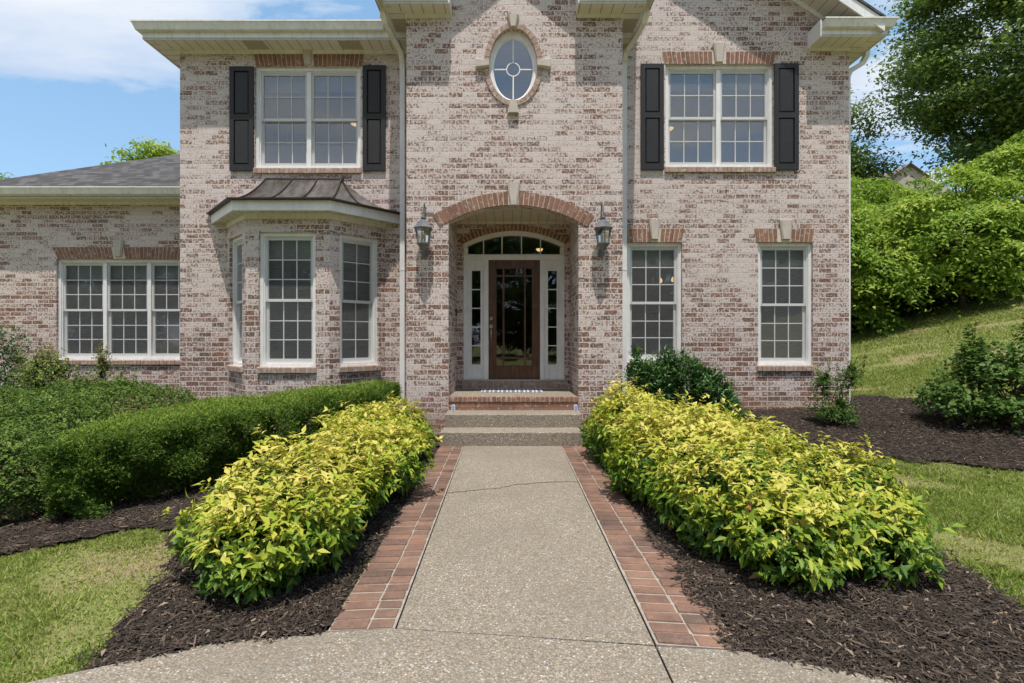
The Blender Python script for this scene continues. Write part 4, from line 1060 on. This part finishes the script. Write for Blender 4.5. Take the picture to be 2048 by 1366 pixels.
# doorbell on the left reveal
t=thing('doorbell','slim black video doorbell on the brick left of the front door','doorbell',(AX0,9.5,2.0))
s=MB(); s.box(AX0-.001,AX0+.024,9.475,9.525,1.95,2.085); s.build('case',M_dark,t,org=t.location)
s=MB(); s.box(AX0+.024,AX0+.028,9.486,9.514,1.965,1.995); s.build('button',M_pewter,t,org=t.location)
M_solar=stripes('solar_cell',(.10,.17,.36),(.45,.48,.55),.022,.006,.25,.1)
for px,lb in ((906.5,'small blue solar step light at the left end of the top step'),(1151.5,'small blue solar step light at the right end of the top step')):
    x=PX(px,8.38); t=thing('step_light',lb,'step light',(x,8.39,.397),'solar lights on the top step'); s=MB()
    s.hexa([(x-.028,8.372,.397),(x+.028,8.372,.397),(x+.028,8.40,.397),(x-.028,8.40,.397),(x-.026,8.392,.487),(x+.026,8.392,.487),(x+.026,8.408,.487),(x-.026,8.408,.487)])
    s.build('case',M_white,t,org=t.location)
    s=MB(); s.hexa([(x-.023,8.366,.403),(x+.023,8.366,.403),(x+.023,8.374,.403),(x-.023,8.374,.403),(x-.021,8.386,.481),(x+.021,8.386,.481),(x+.021,8.394,.481),(x-.021,8.394,.481)]); s.build('solar_panel',M_solar,t,org=t.location)
def ceil_lamp(px,py,Y,r,label):
    x,z=PX(px,Y),PZ(py,Y); t=thing('ceiling_lamp',label,'lamp',(x,Y,z)); s=MB(); s.lathe((x,Y,z),[(.02,-.035),(r*.6,-.03),(r,0),(r,.02)],16); s.build('lamp_shade',M_lamp,t,org=t.location,smooth=True)
    s=MB(); s.lathe((x,Y,z),[(r*1.06,.02),(r*1.06,.045),(r*.4,.05)],16); s.build('rim',M_nickel,t,org=t.location)
ceil_lamp(711,248,11.2,.10,'lit ceiling lamp inside the upper left window'); ceil_lamp(1338,258,11.2,.09,'lit ceiling lamp inside the upper right window')
ceil_lamp(1079,499.5,11.2,.07,'lit ceiling lamp behind the arched transom')
for px,py,lb in ((1322,562,'left glowing bulb behind the lower window beside the downspout'),(1345,560,'right glowing bulb behind the lower window beside the downspout')):
    x,z=PX(px,10.6),PZ(py,10.6); t=thing('pendant_bulb',lb,'lamp',(x,10.6,z),'bulbs behind the lower window'); s=MB(); s.lathe((x,10.6,z),[(.009,-.04),(.024,-.025),(.030,0),(.022,.028),(.011,.06)],12); s.build('bulb',M_lamp,t,org=t.location,smooth=True)
    s=MB(); s.tube([(x,10.6,z+.06),(x,10.6,3.5)],.006,6); s.build('cord',M_dark,t,org=t.location)

# ------------------------------------------------------------------ plants
def shell(ells,n,depth,zmin=.02,lump=.05,power=1.6):
    A=np.array([e[3]*e[4]+e[3]*e[5]+e[4]*e[5] for e in ells]); A=A/A.sum(); Ps=[];Ns=[]
    for e,a in zip(ells,A):
        m=int(n*a*2.2); c=np.array(e[:3]); r=np.array(e[3:6]); u=rvec(m)
        p=c+u*r; nn=nrm(u/r)
        ph=rng.uniform(0,6,3); l=lump*(np.sin(p[:,0]*5.2+ph[0])*np.sin(p[:,1]*4.7+ph[1])+.6*np.sin(p[:,2]*8+p[:,0]*4+ph[2])); p=p+nn*l[:,None]
        ok=p[:,2]>gh(p[:,0],p[:,1])+zmin
        for f in ells:
            if f is e: continue
            q=(p-np.array(f[:3]))/np.array(f[3:6]); ok&=(q*q).sum(1)>.92
        p=p[ok];nn=nn[ok]
        dd=depth*rng.uniform(0,1,len(p))**power; Ps.append(p-nn*dd[:,None]); Ns.append(nn)
    P=np.concatenate(Ps);N=np.concatenate(Ns); k=rng.permutation(len(P))[:n]
    return P[k],N[k]
def stems(t,base,tips,r=.012,mat=M_stem,name='stem'):
    mb=MB(); b=Vector(base)
    for tp in tips:
        tp=Vector(tp); st=b+Vector((random.uniform(-.1,.1),random.uniform(-.1,.1),0)); mid=(st+tp)/2+Vector((random.uniform(-.08,.08),random.uniform(-.08,.08),.05))
        mb.tube([st,mid,tp],[r,r*.7,r*.35],5)
    return mb.build(name,mat,t,org=t.location)
def reseed(label):
    global rng
    rng=np.random.default_rng(zlib.crc32(label.encode())); random.seed(label)
def nandina(label,ells,n,base):
    reseed(label)
    t=thing('nandina_shrub',label,'shrub',(base[0],base[1],float(gh(*base))),'golden shrubs along the walk')
    nc=n//7; P,N=shell(ells,nc,.24,.03,.11,1.6)
    K=7; zmx=max(e[2]+e[5] for e in ells)
    up=np.array([0,0,1.0]); ax=nrm(N*.8+up*.55+rng.normal(0,.25,P.shape))
    # stray shoots poking out of the mound
    ns=len(P)//14; q=rng.integers(0,len(P),ns); q=q[(N[q,2]>-.1)]
    P[q]=P[q]+N[q]*rng.uniform(.04,.13,(len(q),1))+np.array([0,0,1.0])*rng.uniform(0,.05,(len(q),1))
    P7=np.repeat(P,K,0)+rng.normal(0,.018,(len(P)*K,3)); A7=np.repeat(ax,K,0); n7=len(P7)
    r=rvec(n7); r=nrm(r-A7*(r*A7).sum(1)[:,None])
    D=nrm(A7*rng.uniform(.0,.8,(n7,1))+r*.9+np.array([0,0,-.35])+np.repeat(N,K,0)*.35)
    Nn=nrm(A7*.9+up*.5+rng.normal(0,.25,(n7,3)))
    L=rng.uniform(.040,.088,n7)*rng.choice([1,1,.75,1.15],n7); W=L*rng.uniform(.34,.50,n7)
    # young shoots are yellow, older leaves inside and low down are green
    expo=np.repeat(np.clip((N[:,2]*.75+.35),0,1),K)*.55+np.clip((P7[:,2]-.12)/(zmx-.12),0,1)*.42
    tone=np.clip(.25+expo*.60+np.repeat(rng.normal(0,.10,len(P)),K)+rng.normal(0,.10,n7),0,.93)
    red=rng.uniform(0,1,n7)<.006; tone=np.where(red,rng.uniform(.965,1,n7),tone)
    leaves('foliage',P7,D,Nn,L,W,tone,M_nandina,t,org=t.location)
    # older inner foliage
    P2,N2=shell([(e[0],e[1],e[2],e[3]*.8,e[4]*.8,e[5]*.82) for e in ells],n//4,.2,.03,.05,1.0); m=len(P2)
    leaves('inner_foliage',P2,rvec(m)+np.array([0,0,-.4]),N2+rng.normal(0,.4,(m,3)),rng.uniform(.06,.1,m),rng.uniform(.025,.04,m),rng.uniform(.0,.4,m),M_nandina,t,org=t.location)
    tips=[tuple(P[i]) for i in rng.integers(0,len(P),40)]
    stems(t,(base[0],base[1],t.location.z),tips,.008)
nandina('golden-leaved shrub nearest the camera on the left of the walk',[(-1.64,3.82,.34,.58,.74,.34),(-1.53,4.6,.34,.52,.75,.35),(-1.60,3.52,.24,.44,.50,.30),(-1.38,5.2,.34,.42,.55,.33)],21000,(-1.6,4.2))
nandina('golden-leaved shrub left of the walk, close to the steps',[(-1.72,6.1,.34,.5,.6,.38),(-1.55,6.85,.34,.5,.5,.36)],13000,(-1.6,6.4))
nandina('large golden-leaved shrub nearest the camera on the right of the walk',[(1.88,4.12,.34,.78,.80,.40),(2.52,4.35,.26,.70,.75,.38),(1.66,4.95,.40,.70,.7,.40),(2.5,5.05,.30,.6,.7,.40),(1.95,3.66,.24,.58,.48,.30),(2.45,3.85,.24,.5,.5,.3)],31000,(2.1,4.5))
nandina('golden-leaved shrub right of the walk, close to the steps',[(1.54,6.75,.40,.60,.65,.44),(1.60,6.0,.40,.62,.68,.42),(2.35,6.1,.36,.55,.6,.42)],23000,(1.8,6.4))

def hedge_yew():
    t=thing('yew_hedge','clipped dark green yew hedge running from the lawn to the bay window','hedge',(-3.0,6.2,-.02))
    poly=[(-4.12,4.68),(-3.40,5.38),(-2.52,6.33),(-1.95,7.05),(-1.72,7.55),(-1.9,8.1),(-3.0,8.2),(-4.9,8.0),(-5.2,7.6),(-4.95,6.6),(-4.6,5.5)]
    zt=lambda x,y:.60+.115*(x+4.1)+.02*np.sin(x*5+y*3)+.015*np.sin(y*7-x*2)+.012*np.sin(x*11)*np.sin(y*12)
    t.location=(-3.2,6.4,float(gh(-3.2,6.4)))
    # top
    n=17000; x=rng.uniform(-5.3,-1.7,n*2); y=rng.uniform(4.8,8.3,n*2); ok=inpoly(x,y,poly); x,y=x[ok],y[ok]
    # distance to edge for rounding
    P2=np.array(poly); dm=np.full(len(x),9.0)
    for k in range(len(P2)):
        a=P2[k]; b=P2[(k+1)%len(P2)]; ab=b-a; tt=np.clip(((x-a[0])*ab[0]+(y-a[1])*ab[1])/(ab@ab),0,1); dm=np.minimum(dm,np.hypot(x-a[0]-tt*ab[0],y-a[1]-tt*ab[1]))
    rd=.11*np.clip(1-dm/.22,0,1)**2-.03*np.sin(x*8.3+2*np.sin(y*5))*np.sin(y*9.1+x*3)
    P=np.stack([x,y,zt(x,y)-rd-rng.uniform(0,1,len(x))**2*.14],1); N=np.tile([0,0,1.0],(len(x),1)); N[:,:2]+=rng.normal(0,.25,(len(x),2))
    # sides
    Ps=[P];Ns=[N]
    for k in [0,1,2,3,4,5,8,9,10]:
        a=P2[k]; b=P2[(k+1)%len(P2)]; ab=b-a; L=np.linalg.norm(ab); nn=np.array([ab[1],-ab[0]])/L; m=int(L*5200)
        s=rng.uniform(0,1,m); z=rng.uniform(.05,.70,m)
        px=a[0]+ab[0]*s; py=a[1]+ab[1]*s; ph=np.hypot(px,py)
        bulge=.07*np.sin(s*L*7+k)*np.sin(z*8)+.07*np.sin(s*L*15+2+3*z)*np.sin(z*14+1)
        inset=np.where(z<.36,(.36-z)*.8,0)+np.clip(z-.6,0,1)*.6
        dd=rng.uniform(0,1,m)**1.7*.2
        off=bulge-inset-dd
        g0=gh(px,py); zz=g0+(zt(px,py)-g0)*(z/.72)
        Ps.append(np.stack([px+nn[0]*off,py+nn[1]*off,zz],1)); Ns.append(np.tile([nn[0],nn[1],.3],(m,1)))
    P=np.concatenate(Ps);N=nrm(np.concatenate(Ns)); m=len(P)
    up=np.array([0,0,1.0]); ax=nrm(N+up*.35+rng.normal(0,.35,P.shape)); K=9
    s=np.tile(np.linspace(0,1,K),m)[:,None]; A=np.repeat(ax,K,0); r=rvec(m*K); r=nrm(r-A*(r*A).sum(1)[:,None])
    TL=np.repeat(rng.uniform(.04,.09,m)*np.where(rng.uniform(0,1,m)<.03,1.9,1),K)[:,None]
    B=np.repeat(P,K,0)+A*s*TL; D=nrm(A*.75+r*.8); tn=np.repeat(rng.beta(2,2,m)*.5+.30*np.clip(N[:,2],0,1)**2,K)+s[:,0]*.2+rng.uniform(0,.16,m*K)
    nl=rng.uniform(.022,.038,m*K)
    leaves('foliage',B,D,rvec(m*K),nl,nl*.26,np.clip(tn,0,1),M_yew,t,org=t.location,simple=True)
    tips=[tuple(P[i]-N[i]*.1) for i in rng.integers(0,m,90)]
    mb=MB()
    for tp in tips:
        q=Vector(tp); b=Vector((q.x*.75-3.3*.25,q.y*.75+6.7*.25,float(gh(q.x,q.y))-.06)); mb.tube([b,(b+q)/2,q],[.022,.015,.008],5)
    mb.build('stem',M_stem,t,org=t.location)
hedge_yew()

def leafy(name,label,cat,ells,n,base,mat,L,wr,depth=.2,lump=.06,droopz=-.1,K=5,outw=.6,tonef=None,group=None,stemn=14,stemr=.01,fold=.3,power=1.5,zmin=.02,shoots=0):
    reseed(label)
    t=thing(name,label,cat,(base[0],base[1],float(gh(*base))),group)
    P,N=shell(ells,n//K,depth,zmin,lump,power); up=np.array([0,0,1.0])
    if shoots:
        # tall thin shoots above the mass: leaves spaced along each
        sp=[];sn=[]
        c=P[rng.integers(0,len(P),shoots)]
        for q in c:
            if q[2]<np.median(P[:,2]): continue
            h=rng.uniform(.12,.42); d=np.array([rng.normal(0,.16),rng.normal(0,.16),1.0]); m=int(h/.02)
            s_=np.linspace(0,h,m)[:,None]; sp.append(q+d*s_); sn.append(np.tile(d,(m,1)))
        if sp: P=np.concatenate([P]+sp); N=np.concatenate([N]+sn)
    ax=nrm(N*outw+up*.5+rng.normal(0,.25,P.shape)); m=len(P)*K
    A=np.repeat(ax,K,0); r=rvec(m); r=nrm(r-A*(r*A).sum(1)[:,None])
    D=nrm(A*rng.uniform(.1,.9,(m,1))+r*.8+np.array([0,0,droopz])); Nn=nrm(A*.7+up*.6+rng.normal(0,.3,(m,3)))
    Pk=np.repeat(P,K,0)+rng.normal(0,.35*L,(m,3))
    Ls=L*rng.uniform(.65,1.2,m); tone=np.repeat(rng.beta(2,2,len(P)),K)*.6+rng.uniform(0,.35,m)
    if tonef is not None: tone=tonef(Pk,tone)
    leaves('foliage',Pk,D,Nn,Ls,Ls*wr*rng.uniform(.85,1.15,m),np.clip(tone,0,1),mat,t,org=t.location,fold=fold)
    stems(t,(base[0],base[1],t.location.z-.03),[tuple(P[i]) for i in rng.integers(0,len(P),stemn)],stemr)
    return t
# low boxwood mass left of the hedge
leafy('boxwood_shrub','wide low boxwood with tiny leaves at the left edge, beside the yew hedge','shrub',[(-5.0,5.35,.12,.62,.75,.55),(-5.6,6.3,.26,.80,.95,.58),(-6.15,7.6,.32,1.0,.95,.58),(-7.2,7.6,.3,1.0,1.0,.56),(-6.2,6.0,.16,.95,1.1,.58),(-5.8,8.2,.36,.80,.6,.52)],125000,(-5.6,6.4),M_holly,.034,.62,.2,.06,0,6,stemn=40,stemr=.014,zmin=.06)
tipred=lambda z0,z1:(lambda P,t:t*.7+np.clip((P[:,2]-z0)/(z1-z0),0,1)*rng.uniform(0,.75,len(P)))
leafy('crape_myrtle','crape myrtle with bronze shoot tips in front of the wing window','shrub',[(-8.5,9.5,.85,.50,.4,.55),(-8.15,9.4,.8,.42,.35,.5),(-7.75,9.4,.7,.35,.3,.34)],7500,(-8.3,9.5),M_crape,.055,.5,.35,.1,0,4,tonef=tipred(.8,1.5),shoots=26,power=.8,outw=.4)
leafy('crape_myrtle','slender bronze-tipped crape myrtle right of the wing window shrub','shrub',[(-7.3,9.35,.85,.26,.25,.5),(-6.9,9.3,.7,.35,.25,.25)],2600,(-7.2,9.4),M_crape,.05,.5,.3,.1,0,4,tonef=tipred(.8,1.4),shoots=16,power=.8,outw=.4)
leafy('holly_shrub','dark glossy holly against the brick at the far left edge','shrub',[(-9.55,9.7,1.0,.5,.55,.7),(-9.7,9.6,.5,.55,.5,.6)],9000,(-9.6,9.7),M_laurel,.05,.55,.3,.12,-.1,5)
# laurel right of entry
leafy('cherry_laurel','dark upright laurel with glossy leaves under the window right of the entry','shrub',[(2.1,8.35,.66,.34,.3,.46),(2.55,8.45,.74,.40,.32,.52),(3.0,8.4,.66,.38,.3,.46),(3.35,8.3,.48,.28,.28,.33),(1.95,8.3,.6,.24,.25,.40)],13000,(2.6,8.4),M_laurel,.105,.28,.3,.10,.15,7,outw=.35,stemn=24,shoots=22)
leafy('loropetalum_shrub','thin upright shrub in front of the right corner of the house','shrub',[(4.95,7.95,.55,.30,.27,.38),(4.85,7.9,.42,.34,.27,.25),(5.12,7.95,.85,.19,.2,.42),(4.75,7.95,.78,.18,.18,.36)],4800,(4.95,7.95),M_redbud,.042,.5,.3,.1,0,5,tonef=tipred(.7,1.5),shoots=22,power=.8,outw=.4)
leafy('redbud_shrub','large bushy shrub with round leaves at the right edge of the mulch bed','shrub',[(7.2,7.7,.95,.7,.55,.55),(6.45,7.7,.72,.5,.45,.38),(7.9,7.7,1.1,.7,.6,.8),(6.85,7.7,1.0,.35,.35,.5),(7.1,7.5,.62,.8,.5,.32)],9000,(7.3,7.7),M_redbud,.075,.72,.4,.12,-.25,4,tonef=tipred(1.2,1.9),shoots=46,power=1.0,outw=.4,stemn=26)
# big basal leaves
# ------------------------------------------------------------------ trees
def tree(name,label,base,H,crown,nclump,nleaf,mat,L,wr,flat=.5,cr=(.8,1.6),tr=.2,group=None,layered=False,droop=-.25,lean=(0,0),gapseed=0,trunk_split=.35,hz=None,extra=()):
    reseed(label)
    z0=float(gh(base[0],base[1]))-.1
    t=thing(name,label,'tree',(base[0],base[1],z0),group); o=t.location
    cx,cy,cz,rx,ry,rz=crown
    cl=[]; tries=0
    while len(cl)<nclump and tries<20000:
        tries+=1; u=rng.uniform(-1,1,3); d=np.linalg.norm(u)
        if d>1 or d<(.45 if layered else .28): continue
        if rng.uniform()>d**1.2: continue
        p=np.array([cx+u[0]*rx,cy+u[1]*ry,cz+u[2]*rz])
        if layered: p[2]+=rng.normal(0,.1)
        cl.append((p,rng.uniform(*cr)))
    for e in extra: cl.append((np.array(e[:3],float),e[3]))
    Ps=[];Ns=[];Ts=[]
    w=np.array([c[1]**2 for c in cl]); w/=w.sum()
    for (p,r),wi in zip(cl,w):
        m=int(nleaf*wi); u=rng.normal(0,.45,(m,3)); 
        q=p+u*np.array([r,r,r*flat])
        if layered:
            oh=np.array([p[0]-cx,p[1]-cy,0.0]); oh=oh/max(np.linalg.norm(oh),.05); q[:,2]-=.5*r*(u@oh)+.22*r*(u[:,0]**2+u[:,1]**2)*2
        out=nrm(q-np.array([cx,cy,cz-rz*.3]))
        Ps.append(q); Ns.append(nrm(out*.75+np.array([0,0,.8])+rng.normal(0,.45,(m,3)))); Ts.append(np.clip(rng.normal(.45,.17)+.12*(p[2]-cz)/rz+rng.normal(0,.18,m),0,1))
    P=np.concatenate(Ps);N=np.concatenate(Ns);T=np.concatenate(Ts);m=len(P)
    D=nrm(np.stack([rng.normal(0,1,m),rng.normal(0,1,m),rng.normal(0,.35,m)+droop],1)); Ls=L*rng.uniform(.6,1.25,m)
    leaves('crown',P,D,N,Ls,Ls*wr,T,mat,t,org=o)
    mb=MB(); b=Vector((base[0],base[1],z0)); top=Vector((cx+lean[0],cy+lean[1],cz+rz*.55)); fk=b+(Vector((cx,cy,cz-rz))-b)*1.0
    fk=Vector((base[0]+(cx-base[0])*.4,base[1]+(cy-base[1])*.4,z0+H*trunk_split))
    mb.tube([b,b+(fk-b)*.5+Vector((.05,.03,0)),fk,(fk+top)/2,top],[tr,tr*.82,tr*.7,tr*.42,tr*.1],9)
    for (p,r) in cl[::max(1,len(cl)//46)]:
        s=fk+(top-fk)*max(0,min(.8,(p[2]-fk.z)/max(.1,(top.z-fk.z))*.55)); q=Vector(p); md=(s+q)/2+Vector((rng.normal(0,.15),rng.normal(0,.15),.12*(q-s).length))
        mb.tube([s,md,q],[tr*.32,tr*.2,tr*.05],6,cap=False)
    mb.build('trunk',M_bark,t,org=o)
    return t
oak=tree('oak_tree','tall dark green oak filling the upper right corner',(27.5,27.0),17,(27.8,26.5,16.6,7.2,6.0,7.6),260,115000,M_oak,.25,.55,.40,(.8,1.9),.45,trunk_split=.3,extra=[(22.5,26,10.6,1.6),(24.5,25.5,10.2,1.8),(26.5,25.5,9.6,1.8),(28.5,25.5,9.8,1.9),(21.6,26.5,13.2,1.5),(23.2,25.2,12.6,1.7),(25.2,25,12,1.8),(27.5,25,11.8,1.8),(20.6,26.5,16.2,1.4),(21.5,26,18.6,1.5)])
tree('oak_tree','narrower dark tree between the house corner and the tall oak',(17.3,31),13,(17.5,31,10.2,3.5,3.6,6.0),60,22000,M_oak,.24,.5,.45,(.9,1.7),.3)
dg='dogwoods along the top of the right lawn'
tree('dogwood_tree','light green dogwood with its trunk showing at the lawn edge',(15.1,17.6),5,(14.6,17.4,5.1,2.3,2.0,2.1),95,23000,M_dog,.165,.48,.15,(.45,.95),.11,dg,True,-.45,trunk_split=.28)
tree('dogwood_tree','light green dogwood nearest the right corner of the house',(11.9,18.6),5,(11.5,18.0,4.1,1.9,1.7,2.1),85,20500,M_dog,.165,.48,.15,(.45,.95),.10,dg,True,-.45,trunk_split=.28)
tree('dogwood_tree','tall light green dogwood behind the others at mid slope',(14.3,21.2),6,(13.9,21,5.6,2.7,2.0,2.5),110,25000,M_dog,.17,.48,.15,(.5,1.05),.12,dg,True,-.45,trunk_split=.28,extra=[(13.6,20.8,7.35,.75),(14.5,20.8,7.3,.85),(15.4,20.8,7.4,.85),(16.2,20.6,7.6,.8),(15.0,20.6,6.7,.9)])
tree('dogwood_tree','light green dogwood cut off by the right edge of the picture',(18.6,18.2),6,(18.3,18,6.4,2.6,2.2,2.4),110,25000,M_dog,.17,.48,.15,(.5,1.05),.12,dg,True,-.45,trunk_split=.28)
for k,(x,y,lb) in enumerate(((12.6,20.2,'low dark undergrowth shrub under the dogwood by the house corner'),(15.6,20.0,'low dark undergrowth shrub behind the visible dogwood trunk'),(18.4,19.6,'low dark undergrowth shrub at the right end of the tree line'),(13.9,23.2,'dark thicket behind the middle of the dogwoods'),(18.0,22.6,'dark thicket behind the right-hand dogwoods'))):
    z=float(gh(x,y)); h=.75 if k<3 else 2.2
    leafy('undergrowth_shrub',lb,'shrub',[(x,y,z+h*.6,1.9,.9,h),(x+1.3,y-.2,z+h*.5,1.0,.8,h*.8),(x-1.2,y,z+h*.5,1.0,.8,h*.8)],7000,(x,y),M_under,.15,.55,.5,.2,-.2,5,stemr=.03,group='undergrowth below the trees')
tree('maple_tree','light green treetop rising behind the wing roof',(-15.2,22.5),10,(-15.1,22.5,7.9,1.7,1.5,1.9),24,3300,M_dog,.2,.55,.5,(.5,.9),.16,extra=[(-16.4,22.5,9.2,.5),(-16.9,22.5,8.8,.42),(-15.6,22.5,8.9,.5),(-16.1,22.5,9.8,.34),(-15.0,22.5,8.5,.4),(-16.7,22.5,9.5,.3)])
tree('maple_tree','small treetop at the left edge above the wing roof',(-20.6,22.5),8,(-20.7,22.5,7.2,1.7,1.5,1.2),22,3000,M_dog,.2,.55,.5,(.5,.9),.16,extra=[(-20.9,22.5,8.1,.45),(-20.4,22.5,7.9,.35),(-21.4,22.5,8.0,.4)])
# trees across the drive behind the viewpoint (they show in the glass of the entry)
for k,(x,y,sc) in enumerate(((-34,-22,1.0),(-24,-26,1.1),(-15,-20,.9),(-6,-22,1.0),(2.5,-24,1.05),(11,-21,.95),(20,-25,1.1),(30,-22,1.0))):
    c=copy_tree(oak); c.location=(x,y,-2.6); c.rotation_euler=(0,0,1.3*k+.4); c.scale=(sc*.9,sc*.9,sc*.82)
    c['label']='leafy tree across the drive, seen only as a reflection in the glass'; c['group']='trees across the drive'
# neighbour's house on the hill
nb=thing('neighbour_house','tan gabled house roof peeking over the dogwoods on the hill','house',(33.0,46,float(gh(33,46))))
zr=PZ(322,46); x0,x1=PX(1725,46),PX(1905,46); zb=float(gh(33,46))-.3; o=nb.location
s=MB(); s.box(x0,x1,46,54,zb,zr-3.0); s.build('wall',M_wallnb,nb,org=o)
s=MB(); s.poly([(x0-.5,45.5,zr-3.2),(x1+.5,45.5,zr-3.2),(x1+.5,50,zr),(x0-.5,50,zr)]); s.poly([(x1+.5,54.5,zr-3.2),(x0-.5,54.5,zr-3.2),(x0-.5,50,zr),(x1+.5,50,zr)]); s.build('roof',M_roofnb,nb,org=o)
gx=PX(1822,44); s=MB(); gz=PZ(325,44)
s.poly([(gx-1.7,44,gz-1.2),(gx,44,gz),(gx,50,gz),(gx-1.7,50,gz-1.2)][::-1]); s.poly([(gx+1.7,44,gz-1.2),(gx,44,gz),(gx,50,gz),(gx+1.7,50,gz-1.2)]); s.build('gable_roof',M_roofnb,nb,org=o)
s=MB(); s.poly([(gx-1.55,44.3,zb),(gx+1.55,44.3,zb),(gx+1.55,44.3,gz-1.15),(gx,44.3,gz-.1),(gx-1.55,44.3,gz-1.15)]); s.build('gable_wall',M_wallnb,nb,org=o)

# ------------------------------------------------------------------ light, sky, camera
EL,AZ=R(72),R(3)
sd=Vector((math.cos(EL)*math.sin(AZ),-math.cos(EL)*math.cos(AZ),math.sin(EL)))
L=bpy.data.lights.new('sun','SUN'); L.energy=3.7; L.angle=R(.55); L.color=(1,.95,.87)
lo=bpy.data.objects.new('sun',L); COL.objects.link(lo); lo.rotation_euler=(-sd).to_track_quat('-Z','Y').to_euler()
wd=bpy.data.worlds.new('World'); S.world=wd; wd.use_nodes=True
nt=wd.node_tree; nt.nodes.clear()
class WN(NT):
    def __init__(s,tree): s.t=tree; s.out=tree.nodes.new('ShaderNodeOutputWorld')
w=WN(nt)
sky=w.n('TexSky',sky_type='NISHITA',sun_disc=False,sun_elevation=EL,sun_rotation=math.pi-AZ,air_density=1.0,dust_density=1.0,ozone_density=.55).outputs[0]
tc=w.n('TexCoord').outputs['Generated']; sp=w.n('SeparateXYZ',{0:tc}); zc=w.math('ADD',w.math('MAXIMUM',sp.outputs[2],0.0),.10)
px_=w.math('DIVIDE',sp.outputs[0],zc); py_=w.math('DIVIDE',sp.outputs[1],zc)
cv=w.n('CombineXYZ',{0:px_,1:py_,2:.0}).outputs[0]
n1=w.noise(w.mapping(cv,(1.35,2.1,1),(3.1,.4,0)),1.0,9,.56,.2).outputs[0]
# a long bank of cloud overhead on the near side, puffs farther out
bank=w.n('MapRange',{'Value':py_,'From Min':1.44,'From Max':1.78,'To Min':.22,'To Max':-.13}).outputs[0]
side=w.n('MapRange',{'Value':px_,'From Min':-.9,'From Max':.2,'To Min':1.0,'To Max':.25}).outputs[0]
dens=w.math('ADD',n1,w.math('MULTIPLY',bank,side))
bl=w.math('ADD',w.math('POWER',w.math('SUBTRACT',px_,1.32),2.0),w.math('POWER',w.math('SUBTRACT',py_,1.85),2.0))
dens=w.math('ADD',dens,w.n('MapRange',{'Value':bl,'From Min':0,'From Max':.22,'To Min':.16,'To Max':-.03}).outputs[0])
cm0=w.ramp(dens,[(.50,0),(.57,.7),(.67,1)])
sky=w.mix(.36,sky,(1.9,3.9,5.9))
cm=cm0
n2=w.noise(w.mapping(cv,(.9,2.2,1),(1.0,2.0,0)),1.0,6,.55).outputs[0]
ccol=w.mix(w.ramp(n2,[(.38,0),(.62,1)]),(3.1,3.8,4.9),(4.9,5.1,5.4))
skyc=w.mix(cm,sky,ccol)
bg=w.n('Background',{'Color':skyc,'Strength':.14}).outputs[0]
w.t.links.new(bg,w.out.inputs[0])

cam=bpy.data.cameras.new('camera'); co=bpy.data.objects.new('camera',cam); COL.objects.link(co)
co.location=(0,0,HC); co.rotation_euler=(R(90),0,0)
cam.sensor_width=36; cam.lens=F/2048*36; cam.shift_y=-(683-HY)/2048; cam.clip_start=.05; cam.clip_end=1000
S.camera=co
S.render.resolution_x=1024; S.render.resolution_y=683
S.view_settings.view_transform='Standard'; S.view_settings.look='None'; S.view_settings.gamma=1; S.view_settings.exposure=.42
S.render.engine='CYCLES'
S.cycles.max_bounces=8; S.cycles.transparent_max_bounces=16
